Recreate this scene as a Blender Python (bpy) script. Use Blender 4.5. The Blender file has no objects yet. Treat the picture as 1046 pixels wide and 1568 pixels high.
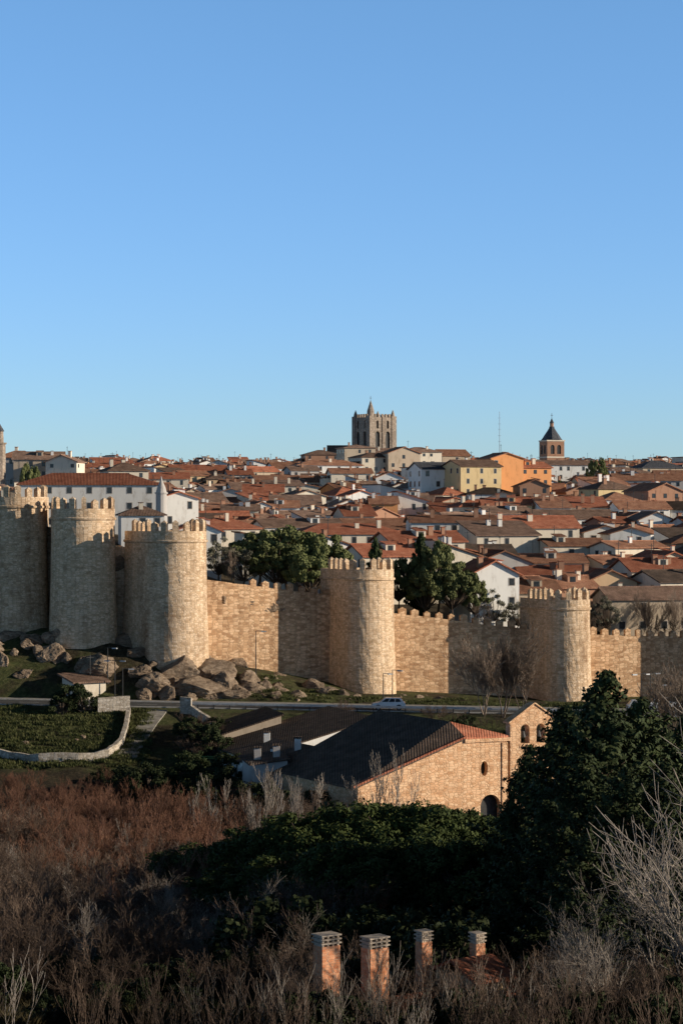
import bpy, math, random
import numpy as np
from mathutils import Vector, Matrix

R = random.Random(11)
NR = np.random.RandomState(5)
F = 3488.0
def X(px, D): return (px-523.0)/F*D
def Z(py, D): return (784.0-py)/F*D
rad = math.radians
scene = bpy.context.scene
COL = scene.collection

# ------------------------------------------------------------------ materials
def newmat(name):
    m = bpy.data.materials.new(name); m.use_nodes = True
    nt = m.node_tree; nt.nodes.clear()
    out = nt.nodes.new('ShaderNodeOutputMaterial')
    b = nt.nodes.new('ShaderNodeBsdfPrincipled')
    nt.links.new(b.outputs[0], out.inputs[0])
    b.inputs['Specular IOR Level'].default_value = 0.15
    return m, nt, b
def ramp(nt, fac, stops):
    r = nt.nodes.new('ShaderNodeValToRGB'); nt.links.new(fac, r.inputs[0])
    e = r.color_ramp.elements
    while len(e) < len(stops): e.new(0.5)
    for i, (p, c) in enumerate(stops):
        e[i].position = p; e[i].color = (c[0], c[1], c[2], 1)
    return r.outputs[0]
def coords(nt, scale=(1, 1, 1), world=False):
    if world:
        g = nt.nodes.new('ShaderNodeNewGeometry'); o = g.outputs['Position']
    else:
        g = nt.nodes.new('ShaderNodeTexCoord'); o = g.outputs['Object']
    mp = nt.nodes.new('ShaderNodeMapping'); nt.links.new(o, mp.inputs[0])
    mp.inputs['Scale'].default_value = scale
    return mp.outputs[0]
def noise(nt, vec, scale, detail=4, rough=0.6):
    n = nt.nodes.new('ShaderNodeTexNoise'); nt.links.new(vec, n.inputs['Vector'])
    n.inputs['Scale'].default_value = scale; n.inputs['Detail'].default_value = detail
    n.inputs['Roughness'].default_value = rough
    return n.outputs[0]
def mix(nt, a, b, fac, mode='MIX'):
    n = nt.nodes.new('ShaderNodeMix'); n.data_type = 'RGBA'; n.blend_type = mode
    if isinstance(fac, float): n.inputs[0].default_value = fac
    else: nt.links.new(fac, n.inputs[0])
    for k, v in ((6, a), (7, b)):
        if isinstance(v, tuple): n.inputs[k].default_value = (v[0], v[1], v[2], 1)
        else: nt.links.new(v, n.inputs[k])
    return n.outputs[2]
def mathn(nt, op, a, b=0.0, clamp=False):
    n = nt.nodes.new('ShaderNodeMath'); n.operation = op; n.use_clamp = clamp
    for k, v in ((0, a), (1, b)):
        if isinstance(v, (int, float)): n.inputs[k].default_value = v
        else: nt.links.new(v, n.inputs[k])
    return n.outputs[0]
def bump(nt, b, h, strength, dist):
    n = nt.nodes.new('ShaderNodeBump'); n.inputs['Strength'].default_value = strength
    n.inputs['Distance'].default_value = dist
    nt.links.new(h, n.inputs['Height']); nt.links.new(n.outputs[0], b.inputs['Normal'])
def randval(nt, col, lo, hi):
    oi = nt.nodes.new('ShaderNodeObjectInfo')
    mr = nt.nodes.new('ShaderNodeMapRange'); nt.links.new(oi.outputs['Random'], mr.inputs[0])
    mr.inputs[3].default_value = lo; mr.inputs[4].default_value = hi
    h = nt.nodes.new('ShaderNodeHueSaturation'); nt.links.new(col, h.inputs['Color'])
    nt.links.new(mr.outputs[0], h.inputs['Value'])
    return h.outputs[0]
def simple(name, c1, c2, scale=2.0, rough=0.85, bmp=0.0, world=False, rand=None, stretch=(1, 1, 1), lo=.35, hi=.65, spec=None, metal=0):
    m, nt, b = newmat(name)
    v = coords(nt, stretch, world); n = noise(nt, v, scale)
    c = ramp(nt, n, [(lo, c1), (hi, c2)])
    if rand: c = randval(nt, c, *rand)
    nt.links.new(c, b.inputs['Base Color']); b.inputs['Roughness'].default_value = rough
    b.inputs['Metallic'].default_value = metal
    if spec is not None: b.inputs['Specular IOR Level'].default_value = spec
    if bmp: bump(nt, b, n, 0.6, bmp)
    return m
def masonry(name, base, dark, light, cell=(1.9, 1.9, 3.8), mortar=0.05, mcol=None, bmp=0.05, stain=1.0, rnd=.6):
    m, nt, b = newmat(name)
    v = coords(nt, cell, True)
    w = noise(nt, v, 1.2, 2)
    mp = mix(nt, v, w, 0.05)
    vo = nt.nodes.new('ShaderNodeTexVoronoi'); nt.links.new(mp, vo.inputs['Vector']); vo.inputs['Scale'].default_value = 1
    vo.inputs['Randomness'].default_value = rnd
    sep = nt.nodes.new('ShaderNodeSeparateColor'); nt.links.new(vo.outputs['Color'], sep.inputs[0])
    c = ramp(nt, sep.outputs[0], [(0.0, dark), (0.4, base), (1.0, light)])
    ve = nt.nodes.new('ShaderNodeTexVoronoi'); ve.feature = 'DISTANCE_TO_EDGE'; ve.inputs['Randomness'].default_value = rnd
    nt.links.new(mp, ve.inputs['Vector']); ve.inputs['Scale'].default_value = 1
    e = nt.nodes.new('ShaderNodeMapRange'); nt.links.new(ve.outputs['Distance'], e.inputs[0])
    e.inputs[1].default_value = 0.0; e.inputs[2].default_value = mortar*2
    mc = mcol or tuple(x*0.68 for x in base)
    c = mix(nt, mc, c, e.outputs[0])
    wv = coords(nt, (1, 1, 0.35), True)
    st = noise(nt, wv, 0.18, 8, 0.68)
    sc = ramp(nt, st, [(0.33, (0.52, 0.46, 0.42)), (0.47, (.92, .90, .88)), (0.56, (1.03, 1.0, .97)), (0.72, (1.18, 1.10, 1.0))])
    c = mix(nt, c, sc, stain, 'MULTIPLY')
    fine = noise(nt, coords(nt, (1, 1, 2.6), True), .8, 7, .72)
    c2 = ramp(nt, fine, [(0.32, (0.68, 0.63, 0.59)), (0.5, (1, 1, 1)), (0.7, (1.10, 1.10, 1.10))])
    c = mix(nt, c, c2, 0.9, 'MULTIPLY')
    nt.links.new(c, b.inputs['Base Color']); b.inputs['Roughness'].default_value = 0.95
    hh = mathn(nt, 'ADD', e.outputs[0], mathn(nt, 'MULTIPLY', sep.outputs[1], 0.8))
    bump(nt, b, mathn(nt, 'ADD', hh, mathn(nt, 'MULTIPLY', fine, 1.0)), 0.6, bmp)
    return m

M = {}
M['granite'] = masonry('granite_masonry', (0.74, 0.545, 0.36), (0.57, 0.40, 0.25), (0.84, 0.655, 0.465))
M['granite_red'] = masonry('curtain_wall_masonry', (0.64, 0.42, 0.25), (0.43, 0.26, 0.145), (0.79, 0.56, 0.36), cell=(1.5, 1.5, 3.0))
M['chapel'] = masonry('chapel_ochre_stone', (0.82, 0.51, 0.30), (0.68, 0.39, 0.21), (0.89, 0.61, 0.38), cell=(2.3, 2.3, 4.4), stain=.7)
M['cathedral'] = masonry('cathedral_stone', (0.38, 0.31, 0.25), (0.30, 0.25, 0.20), (0.46, 0.39, 0.32), cell=(.8, .8, 1.2), stain=.7)
M['lowwall'] = masonry('field_wall_stone', (0.50, 0.44, 0.36), (0.36, 0.31, 0.25), (0.62, 0.56, 0.48), cell=(2.5, 2.5, 4), stain=.6)
def rockmat():
    m, nt, b = newmat('granite_rock')
    v = coords(nt, world=True); n = noise(nt, v, .5, 7, .75); n2 = noise(nt, coords(nt, (1, 1, 2.5), True), 1.4, 6, .8)
    c = ramp(nt, n, [(.3, (0.14, 0.10, 0.07)), (.5, (0.32, 0.24, 0.17)), (.7, (0.50, 0.385, 0.28))])
    c = mix(nt, c, ramp(nt, n2, [(.35, (.35, .31, .27)), (.55, (1.1, 1.1, 1.1))]), .9, 'MULTIPLY')
    nt.links.new(c, b.inputs['Base Color']); b.inputs['Roughness'].default_value = .95
    bump(nt, b, mathn(nt, 'ADD', n, n2), 1.0, .35); return m
M['rock'] = rockmat()

def plaster(name, c):
    m, nt, b = newmat(name)
    n = noise(nt, coords(nt, (1, 1, .35)), 0.8, 7, .75)
    col = ramp(nt, n, [(0.3, tuple(x*(.64-.04*i) for i, x in enumerate(c))), (0.46, tuple(x*.94 for x in c)), (0.65, c)])
    col = randval(nt, col, .76, 1.06)
    nt.links.new(col, b.inputs['Base Color']); b.inputs['Roughness'].default_value = .93
    bump(nt, b, noise(nt, coords(nt), 4, 4), .3, .03)
    return m
WALLS = [plaster('white_plaster', (0.88, 0.85, 0.79)), plaster('cream_plaster', (0.82, 0.72, 0.57)),
         plaster('ochre_plaster', (0.72, 0.51, 0.31)), plaster('stone_render', (0.53, 0.43, 0.32)),
         plaster('brick_render', (0.46, 0.26, 0.17)), plaster('grey_render', (0.55, 0.51, 0.47)),
         plaster('orange_plaster', (0.82, 0.38, 0.16)), plaster('yellow_plaster', (0.88, 0.67, 0.37))]
def tile(name, c1, c2, c3):
    m, nt, b = newmat(name)
    v = coords(nt)
    n = noise(nt, v, 0.7, 6, .75)
    col = ramp(nt, n, [(0.3, c1), (0.5, c2), (0.7, c3)])
    sp = nt.nodes.new('ShaderNodeSeparateXYZ'); nt.links.new(v, sp.inputs[0])
    s = mathn(nt, 'SINE', mathn(nt, 'MULTIPLY', sp.outputs[0], 2*math.pi/0.27))
    n2 = noise(nt, v, 6, 4, .85)
    col = mix(nt, col, ramp(nt, n2, [(.3, (.5, .5, .5)), (.7, (1.35, 1.3, 1.25))]), .9, 'MULTIPLY')
    col = randval(nt, col, .6, 1.3)
    nt.links.new(col, b.inputs['Base Color']); b.inputs['Roughness'].default_value = .9
    bump(nt, b, mathn(nt, 'ADD', s, mathn(nt, 'MULTIPLY', n2, 2.0)), .45, .05)
    return m
ROOFS = [tile('terracotta_tile', (0.19, 0.092, 0.06), (0.35, 0.175, 0.11), (0.48, 0.28, 0.185)),
         tile('aged_tile', (0.14, 0.095, 0.07), (0.28, 0.18, 0.135), (0.42, 0.29, 0.215)),
         tile('red_tile', (0.25, 0.088, 0.05), (0.43, 0.16, 0.095), (0.54, 0.25, 0.155)),
         tile('shade_dark_weathered_tile', (0.05, 0.038, 0.03), (0.095, 0.07, 0.055), (0.16, 0.115, 0.09))]  # last one: shade of sun-averted slopes baked into the tile colour
M['slate'] = simple('slate_roof', (0.05, 0.055, 0.065), (0.12, 0.12, 0.13), 2, .6, .02)
M['glass'] = simple('window_glass', (0.02, 0.025, 0.03), (0.05, 0.055, 0.06), 1, .15, spec=.5)
M['frame'] = simple('window_frame', (0.35, 0.3, 0.25), (0.5, 0.45, 0.4), 3)
M['asphalt'] = simple('asphalt', (0.055, 0.055, 0.055), (0.10, 0.098, 0.095), 1.2, .9, .01, True)
M['paint'] = simple('road_paint', (0.6, 0.6, 0.58), (0.8, 0.8, 0.78), 3, .8, world=True)
M['pathm'] = simple('path_gravel', (0.22, 0.20, 0.17), (0.38, 0.35, 0.30), 1.5, .95, .02, True)
M['kerb'] = simple('kerb_granite', (0.3, 0.29, 0.27), (0.45, 0.43, 0.40), 3, .9, world=True)
M['steel'] = simple('galvanised_steel', (0.35, 0.36, 0.37), (0.5, 0.5, 0.5), 3, .5, metal=.5)
M['darksteel'] = simple('dark_steel', (0.03, 0.03, 0.03), (0.06, 0.06, 0.06), 3, .5)
M['carwhite'] = simple('white_car_paint', (0.72, 0.73, 0.74), (0.78, 0.78, 0.78), 1, .25, spec=.5)
M['carred'] = simple('silver_car_paint', (0.4, 0.41, 0.42), (0.46, 0.46, 0.46), 1, .3, spec=.5)
M['rubber'] = simple('tyre_rubber', (0.015, 0.015, 0.015), (0.03, 0.03, 0.03), 5)
M['brick'] = masonry('chimney_brick', (0.68, 0.29, 0.15), (0.54, 0.20, 0.095), (0.78, 0.39, 0.22), cell=(5, 5, 13), mortar=.05, mcol=(0.5, 0.34, 0.24), bmp=.01, stain=.3)
M['conc'] = simple('concrete_cap', (0.34, 0.28, 0.22), (0.54, 0.45, 0.36), 5, .9, world=True)
M['fence'] = simple('green_fence_mesh', (0.03, 0.10, 0.06), (0.05, 0.16, 0.09), 3)

def foliage(name, c1, c2, c3, rand=(.75, 1.25)):
    m, nt, b = newmat(name)
    n = noise(nt, coords(nt), 0.9, 5, .7)
    n2 = noise(nt, coords(nt), 9, 2)
    s = mathn(nt, 'ADD', mathn(nt, 'MULTIPLY', n, .6), mathn(nt, 'MULTIPLY', n2, .4))
    c = ramp(nt, s, [(.36, c1), (.5, c2), (.64, c3)])
    c = randval(nt, c, *rand)
    nt.links.new(c, b.inputs['Base Color']); b.inputs['Roughness'].default_value = .75
    return m
M['pine'] = foliage('pine_needles', (0.020, 0.032, 0.009), (0.046, 0.064, 0.018), (0.095, 0.115, 0.034), (.85, 1.15))
M['tpine'] = foliage('town_pine_needles', (0.075, 0.088, 0.033), (0.145, 0.16, 0.06), (0.22, 0.23, 0.095))
M['conif'] = foliage('conifer_needles', (0.020, 0.032, 0.013), (0.042, 0.058, 0.022), (0.085, 0.10, 0.036))
M['olive'] = foliage('pale_leaves', (0.10, 0.10, 0.07), (0.17, 0.16, 0.11), (0.26, 0.24, 0.18))
M['ivy'] = foliage('dark_shrub_leaves', (0.013, 0.02, 0.008), (0.026, 0.036, 0.013), (0.05, 0.06, 0.022))
M['straw'] = foliage('dry_grass', (0.05, 0.044, 0.02), (0.11, 0.088, 0.043), (0.23, 0.185, 0.095), (.5, 1.2))
M['lawn'] = foliage('lawn_grass', (0.04, 0.052, 0.016), (0.085, 0.095, 0.032), (0.16, 0.15, 0.07))
M['bark'] = simple('pine_bark', (0.06, 0.045, 0.035), (0.15, 0.11, 0.08), 4, .95)
M['twig_red'] = foliage('reddish_twigs', (0.095, 0.042, 0.026), (0.18, 0.088, 0.055), (0.29, 0.165, 0.108), (.5, 1.2))
M['twig_brown'] = foliage('brown_twigs', (0.055, 0.036, 0.026), (0.12, 0.082, 0.06), (0.24, 0.175, 0.13), (.4, 1.25))
M['twig_tan'] = foliage('tan_twigs', (0.13, 0.095, 0.07), (0.22, 0.165, 0.125), (0.34, 0.27, 0.21), (.8, 1.2))
M['twig_grey'] = foliage('pale_grey_twigs', (0.16, 0.135, 0.11), (0.30, 0.255, 0.215), (0.45, 0.395, 0.335), (.55, 1.1))

# ------------------------------------------------------------------ mesh helpers
class MB:
    def __init__(s): s.v = []; s.f = []; s.m = []
    def face(s, pts, mi=0):
        n = len(s.v); s.v += [tuple(p) for p in pts]; s.f.append(tuple(range(n, n+len(pts)))); s.m.append(mi)
    def box(s, x0, x1, y0, y1, z0, z1, mi=0, M4=None):
        c = [(x0, y0, z0), (x1, y0, z0), (x1, y1, z0), (x0, y1, z0), (x0, y0, z1), (x1, y0, z1), (x1, y1, z1), (x0, y1, z1)]
        if M4 is not None: c = [tuple(M4 @ Vector(p)) for p in c]
        n = len(s.v); s.v += c
        for f in ((0, 3, 2, 1), (4, 5, 6, 7), (0, 1, 5, 4), (1, 2, 6, 5), (2, 3, 7, 6), (3, 0, 4, 7)):
            s.f.append(tuple(n+i for i in f)); s.m.append(mi)
    def loft(s, rings, mi=0, cap=True):
        n = len(s.v); k = len(rings[0])
        for r in rings: s.v += [tuple(p) for p in r]
        for j in range(len(rings)-1):
            for i in range(k):
                a = n+j*k+i; b = n+j*k+(i+1) % k
                s.f.append((a, b, b+k, a+k)); s.m.append(mi)
        if cap:
            s.f.append(tuple(n+i for i in reversed(range(k)))); s.m.append(mi)
            s.f.append(tuple(n+(len(rings)-1)*k+i for i in range(k))); s.m.append(mi)
    def cyl(s, c, r0, z0, z1, r1=None, k=12, mi=0):
        r1 = r0 if r1 is None else r1
        rg = [[(c[0]+r*math.cos(2*math.pi*i/k), c[1]+r*math.sin(2*math.pi*i/k), z) for i in range(k)] for r, z in ((r0, z0), (r1, z1))]
        s.loft(rg, mi)
    def slab(s, pts, th, mi=0):
        lo = [(p[0], p[1], p[2]-th) for p in pts]
        n = len(s.v); k = len(pts); s.v += [tuple(p) for p in pts]+lo
        s.f.append(tuple(n+i for i in range(k))); s.m.append(mi)
        s.f.append(tuple(n+k+i for i in reversed(range(k)))); s.m.append(mi)
        for i in range(k):
            j = (i+1) % k
            s.f.append((n+i, n+k+i, n+k+j, n+j)); s.m.append(mi)
    def obj(s, name, mats, loc=(0, 0, 0), yaw=0, parent=None):
        me = bpy.data.meshes.new(name); me.from_pydata(s.v, [], s.f)
        for m in mats: me.materials.append(m)
        me.polygons.foreach_set('material_index', s.m); me.update()
        o = bpy.data.objects.new(name, me); COL.objects.link(o)
        o.location = loc; o.rotation_euler = (0, 0, yaw)
        if parent: o.parent = parent
        return o

def fast_mesh(name, V, Q, mi, mats):
    me = bpy.data.meshes.new(name)
    V = np.asarray(V, dtype=np.float32); Q = np.asarray(Q, dtype=np.int32)
    me.vertices.add(len(V)); me.vertices.foreach_set('co', V.ravel())
    me.loops.add(Q.size); me.loops.foreach_set('vertex_index', Q.ravel())
    me.polygons.add(len(Q))
    me.polygons.foreach_set('loop_start', np.arange(0, Q.size, 4, dtype=np.int32))
    me.polygons.foreach_set('loop_total', np.full(len(Q), 4, dtype=np.int32))
    me.polygons.foreach_set('material_index', np.asarray(mi, dtype=np.int32))
    for m in mats: me.materials.append(m)
    me.update(calc_edges=True); me.validate()
    return me
def place(me, name, loc, yaw=0, sc=(1, 1, 1), parent=None, tilt=0):
    o = bpy.data.objects.new(name, me); COL.objects.link(o)
    o.location = loc; o.rotation_euler = (tilt, 0, yaw); o.scale = sc
    if parent: o.parent = parent
    return o
def empty(name):
    e = bpy.data.objects.new(name, None); COL.objects.link(e); return e
def prisms(segs, k=3):
    S = np.array([(a[0], a[1], a[2], b[0], b[1], b[2], r, q) for a, b, r, q in segs])
    P0, P1, R0, R1 = S[:, :3], S[:, 3:6], S[:, 6], S[:, 7]
    d = P1-P0; d /= np.linalg.norm(d, axis=1, keepdims=True)+1e-9
    ref = np.tile([0.3, 0.2, 1.0], (len(d), 1)); ref[np.abs(d[:, 2]) > .85] = [1, .1, 0]
    u = np.cross(d, ref); u /= np.linalg.norm(u, axis=1, keepdims=True)
    v = np.cross(d, u)
    V = np.zeros((len(d), 2*k, 3))
    for i in range(k):
        a = 2*math.pi*i/k; o = u*math.cos(a)+v*math.sin(a)
        V[:, i] = P0+o*R0[:, None]; V[:, k+i] = P1+o*R1[:, None]
    base = (np.arange(len(d))*2*k)[:, None]
    Q = np.concatenate([base+np.array([i, (i+1) % k, k+(i+1) % k, k+i]) for i in range(k)])
    return V.reshape(-1, 3), Q
def quads(C, size, aspect=1.6, Nn=None, loose=.75):
    N = len(C)
    if Nn is None: Nn = NR.normal(size=(N, 3))
    else: Nn = Nn/(np.linalg.norm(Nn, axis=1, keepdims=True)+1e-9)+NR.normal(size=(N, 3))*loose*.6
    a = np.cross(Nn, NR.normal(size=(N, 3))); a /= np.linalg.norm(a, axis=1, keepdims=True)
    b = np.cross(a, Nn); b /= np.linalg.norm(b, axis=1, keepdims=True)
    s = size*(0.6+0.8*NR.rand(N, 1))
    a = a*s*aspect/2; b = b*s/2
    V = np.stack([C-a, C-b, C+a, C+b], axis=1).reshape(-1, 3)
    return V, np.arange(4*N).reshape(-1, 4)
def tree_mesh(name, segs, C, size, mats, k=5, aspect=1.6, Nn=None):
    V1, Q1 = prisms(segs, k)
    if C is None: return fast_mesh(name, V1, Q1, np.zeros(len(Q1)), mats)
    V2, Q2 = quads(C, size, aspect, Nn)
    return fast_mesh(name, np.concatenate([V1, V2]), np.concatenate([Q1, Q2+len(V1)]),
                     np.concatenate([np.zeros(len(Q1)), np.ones(len(Q2))]), mats)

# ------------------------------------------------------------------ terrain
TW = {
 'a': dict(px=-80, D=321, al=5, R=4.2, L=5, base=-14, top=5.6),
 'b': dict(px=28, D=317, al=5, R=4.1, L=5, base=-14.5, top=3.2),
 'c': dict(px=126, D=313.5, al=8, R=4.25, L=5.2, base=-15.7, top=1.6),
 'd': dict(px=244, D=310, al=28, R=4.25, L=5.2, base=-19.3, top=-1.4),
 'e': dict(px=537, D=322, al=26, R=3.75, L=5.1, base=-25.0, top=-6.8),
 'f': dict(px=837, D=331, al=22, R=3.3, L=6.3, base=-27.2, top=-11.3),
 'g': dict(px=1125, D=341, al=20, R=3.6, L=6.5, base=-27, top=-11.8),
}
for t in TW.values(): t['x'] = X(t['px'], t['D'])
TK = ['a', 'b', 'c', 'd', 'e', 'f', 'g']
WX = [-400]+[TW[k]['x'] for k in TK]+[400]
WY = [400]+[TW[k]['D'] for k in TK]+[430]
FX = [-400, -52, -38, -24, -10, 3, 33, 66, 400]
FZ = [-14, -15, -16, -19.3, -22, -25, -27.2, -27, -27]
NX_ = [-400, -50, -32, -22, 2, 31, 65, 400]
NZ_ = [-4, -4, -6, -10, -16, -19, -20.5, -21]
fy = [-400, -20, 0, 10, 30, 50, 70, 90, 110, 140, 170, 200, 230, 250, 262, 284, 296]
fz = [-3, -1.8, -2, -4.5, -9.5, -13.5, -17, -20, -22.6, -26, -28.5, -30, -30.2, -30.1, -29.6, -25.0, -25.0]
ty = [330, 400, 500, 650, 800, 950, 1050, 1150, 1400, 2000, 9000]
tz = [-16, -14, -9.5, -1, 6, 13, 17, 16, 0, -25, -60]
def sst(a, b, x):
    t = min(1, max(0, (x-a)/(b-a))); return t*t*(3-2*t)
def nz(x, y):
    return (math.sin(x*.31+1.3)*math.cos(y*.27+.4)+.5*math.sin(x*.83+y*.61)+.35*math.sin(x*1.7-y*1.3+2))
def H(x, y):
    yw = float(np.interp(x, WX, WY))
    rs = -0.018*max(-80, min(80, x))
    if y < yw:
        if y <= 296:
            z = float(np.interp(y, fy, fz))+rs*sst(255, 284, y)
            amp = .28*(1-sst(258, 283, y))
            z += nz(x, y)*amp
        else:
            f0 = float(np.interp(x, FX, FZ)); t = min(1, (y-296)/max(4, (yw-7-296)))
            t = t**0.8 if x < 0 else t
            z = (-25.0+rs)*(1-t)+f0*t + nz(x*1.3, y*1.3)*.35*t*(1-t)*4
        return z
    zn = float(np.interp(x, NX_, NZ_))
    zb = float(np.interp(y, ty, tz))+9*(1-sst(-45, -12, x))*(1-sst(420, 600, y))
    s = sst(345, 410, y); return zn*(1-s)+zb*s
def ground_at(px, py, d0=60):
    D = d0
    while D < 330:
        if Z(py, D) < H(X(px, D), D): break
        D += .25
    return X(px, D), D
def grid(a, segs):
    out = [a]
    for e, st in segs:
        while out[-1] < e-1e-6: out.append(out[-1]+st)
    return out
gx = sorted(set([-6000, -3000, -1500, -800, -500]+grid(-300, [(-90, 15), (90, 1.5), (300, 15)])+[500, 800, 1500, 3000, 6000]))
gy = sorted(set([-6000, -2000, -600, -300]+grid(-100, [(60, 5), (250, 3), (385, 1.25), (1200, 15)])+[1400, 1700, 2200, 3000, 5000, 9000]))
TV = []
for y in gy:
    for x in gx: TV.append((x, y, H(x, y)))
nx = len(gx); TQ = []
for j in range(len(gy)-1):
    for i in range(nx-1):
        a = j*nx+i; TQ.append((a, a+1, a+nx+1, a+nx))
m, nt, b = newmat('terrain_soil_grass')
v = coords(nt, world=True); n1 = noise(nt, v, .12, 6, .65); n2 = noise(nt, v, 1.6, 6, .75)
grass = ramp(nt, n2, [(.32, (0.035, 0.042, 0.014)), (.5, (0.07, 0.08, 0.028)), (.7, (0.14, 0.13, 0.06))])
dry = ramp(nt, n2, [(.32, (0.022, 0.016, 0.01)), (.5, (0.045, 0.034, 0.021)), (.7, (0.09, 0.07, 0.043))])
g = nt.nodes.new('ShaderNodeSeparateXYZ'); nt.links.new(v, g.inputs[0])
mr = nt.nodes.new('ShaderNodeMapRange'); nt.links.new(g.outputs[1], mr.inputs[0])
mr.inputs[1].default_value = 252; mr.inputs[2].default_value = 266
msk = mathn(nt, 'MULTIPLY', mr.outputs[0], ramp(nt, n1, [(.42, (.1, .1, .1)), (.54, (1, 1, 1))]))
c = mix(nt, dry, grass, msk)
mr2 = nt.nodes.new('ShaderNodeMapRange'); nt.links.new(g.outputs[1], mr2.inputs[0])
mr2.inputs[1].default_value = 335; mr2.inputs[2].default_value = 350
c = mix(nt, c, dry, mr2.outputs[0])
nt.links.new(c, b.inputs['Base Color']); b.inputs['Roughness'].default_value = .95
bump(nt, b, n2, .8, .25)
me = fast_mesh('ground', TV, TQ, np.zeros(len(TQ)), [m])
for p in me.polygons: p.use_smooth = True
place(me, 'ground', (0, 0, 0))

# ------------------------------------------------------------------ road
def strip(name, pts, w, zoff, mat, th=0.0):
    mb = MB(); L = []; Rr = []
    for i, p in enumerate(pts):
        a = Vector(pts[max(0, i-1)][:2]); c = Vector(pts[min(len(pts)-1, i+1)][:2])
        d = (c-a).normalized(); n = Vector((-d.y, d.x))
        for lst, s in ((L, 1), (Rr, -1)):
            q = Vector(p[:2])+n*s*w/2; lst.append((q.x, q.y, (p[2] if len(p) > 2 else H(q.x, q.y))+zoff))
    for i in range(len(pts)-1):
        f = [Rr[i], Rr[i+1], L[i+1], L[i]]
        if th: mb.slab(f, th)
        else: mb.face(f)
    return mb.obj(name, [mat])
def rz(x): return -25.0-0.018*max(-80, min(80, x))
xs = list(range(-78, 80, 6))
strip('road', [(x, 290, rz(x)) for x in xs], 7.6, .03, M['asphalt'])
strip('road_edge_line', [(x, 286.7, rz(x)) for x in xs], .14, .034, M['paint'])
strip('road_edge_line', [(x, 293.3, rz(x)) for x in xs], .14, .034, M['paint'])
mb = MB()
for x in range(-76, 76, 5):
    mb.face([(x, 289.94, rz(x)+.034), (x+2.5, 289.94, rz(x+2.5)+.034), (x+2.5, 290.06, rz(x+2.5)+.034), (x, 290.06, rz(x)+.034)])
mb.obj('road_centre_line', [M['paint']])
strip('kerb', [(x, 294.0, rz(x)) for x in xs], .25, .13, M['kerb'], .2)
strip('kerb', [(x, 286.0, rz(x)) for x in xs], .25, .13, M['kerb'], .2)
strip('pavement', [(x, 294.95, rz(x)) for x in xs], 1.6, .12, M['pathm'], .2)
lane = [ground_at(243, 1089)] + [ground_at(a, c_) for a, c_ in ((236, 1098), (228, 1108), (220, 1120), (212, 1132), (204, 1146), (194, 1162))]
strip('path', [(x, y) for x, y in lane], 2.2, .14, M['pathm'], .3)

mb = MB()
for x in np.arange(-20, 32, 2.0):
    z = rz(x); mb.box(x-.06, x+.06, 285.35, 285.47, z-.3, z+.78, 1)
for x in np.arange(-20, 30.1, 2.0):
    z0, z1 = rz(x), rz(x+2)
    for a, b2, off in ((.5, .6, 0), (.6, .7, -.05), (.7, .8, 0)):
        mb.face([(x, 285.3+off, z0+a), (x+2, 285.3+off, z1+a), (x+2, 285.3+off, z1+b2), (x, 285.3+off, z0+b2)])
mb.obj('guard_rail', [M['steel'], M['darksteel']])

def ribbon_wall(name, pts, th, h, mat, step=1.2):
    P = []
    for i in range(len(pts)-1):
        a, c = Vector(pts[i]), Vector(pts[i+1]); n = max(1, int((c-a).length/step))
        for j in range(n): P.append(a.lerp(c, j/n))
    P.append(Vector(pts[-1]))
    rings = []
    for i, p in enumerate(P):
        d = (P[min(len(P)-1, i+1)]-P[max(0, i-1)]).normalized(); n = Vector((-d.y, d.x))*th/2
        z = H(p.x, p.y); hh = h+R.uniform(-.06, .06)
        rings.append([(p.x+n.x, p.y+n.y, z-.5), (p.x-n.x, p.y-n.y, z-.5), (p.x-n.x, p.y-n.y, z+hh), (p.x+n.x, p.y+n.y, z+hh)])
    mb = MB(); mb.loft(rings); return mb.obj(name, [mat])
ribbon_wall('boundary_wall', [ground_at(*q) for q in ((-60, 1152), (0, 1160), (60, 1167), (120, 1167), (165, 1160), (186, 1143), (193, 1120), (197, 1095))], .5, .95, M['lowwall'])
ribbon_wall('parapet_wall', [(X(149, 281), 281.5), (X(197, 281), 282.5)], .5, 2.0, M['lowwall'])
ribbon_wall('parapet_wall', [(X(277, 283), 282.5), (X(294, 283), 282.2)], .5, 2.0, M['lowwall'])
ribbon_wall('boundary_wall', [(X(294, 282), 282.2), (X(330, 276), 276)], .4, 1.0, M['lowwall'])

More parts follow.
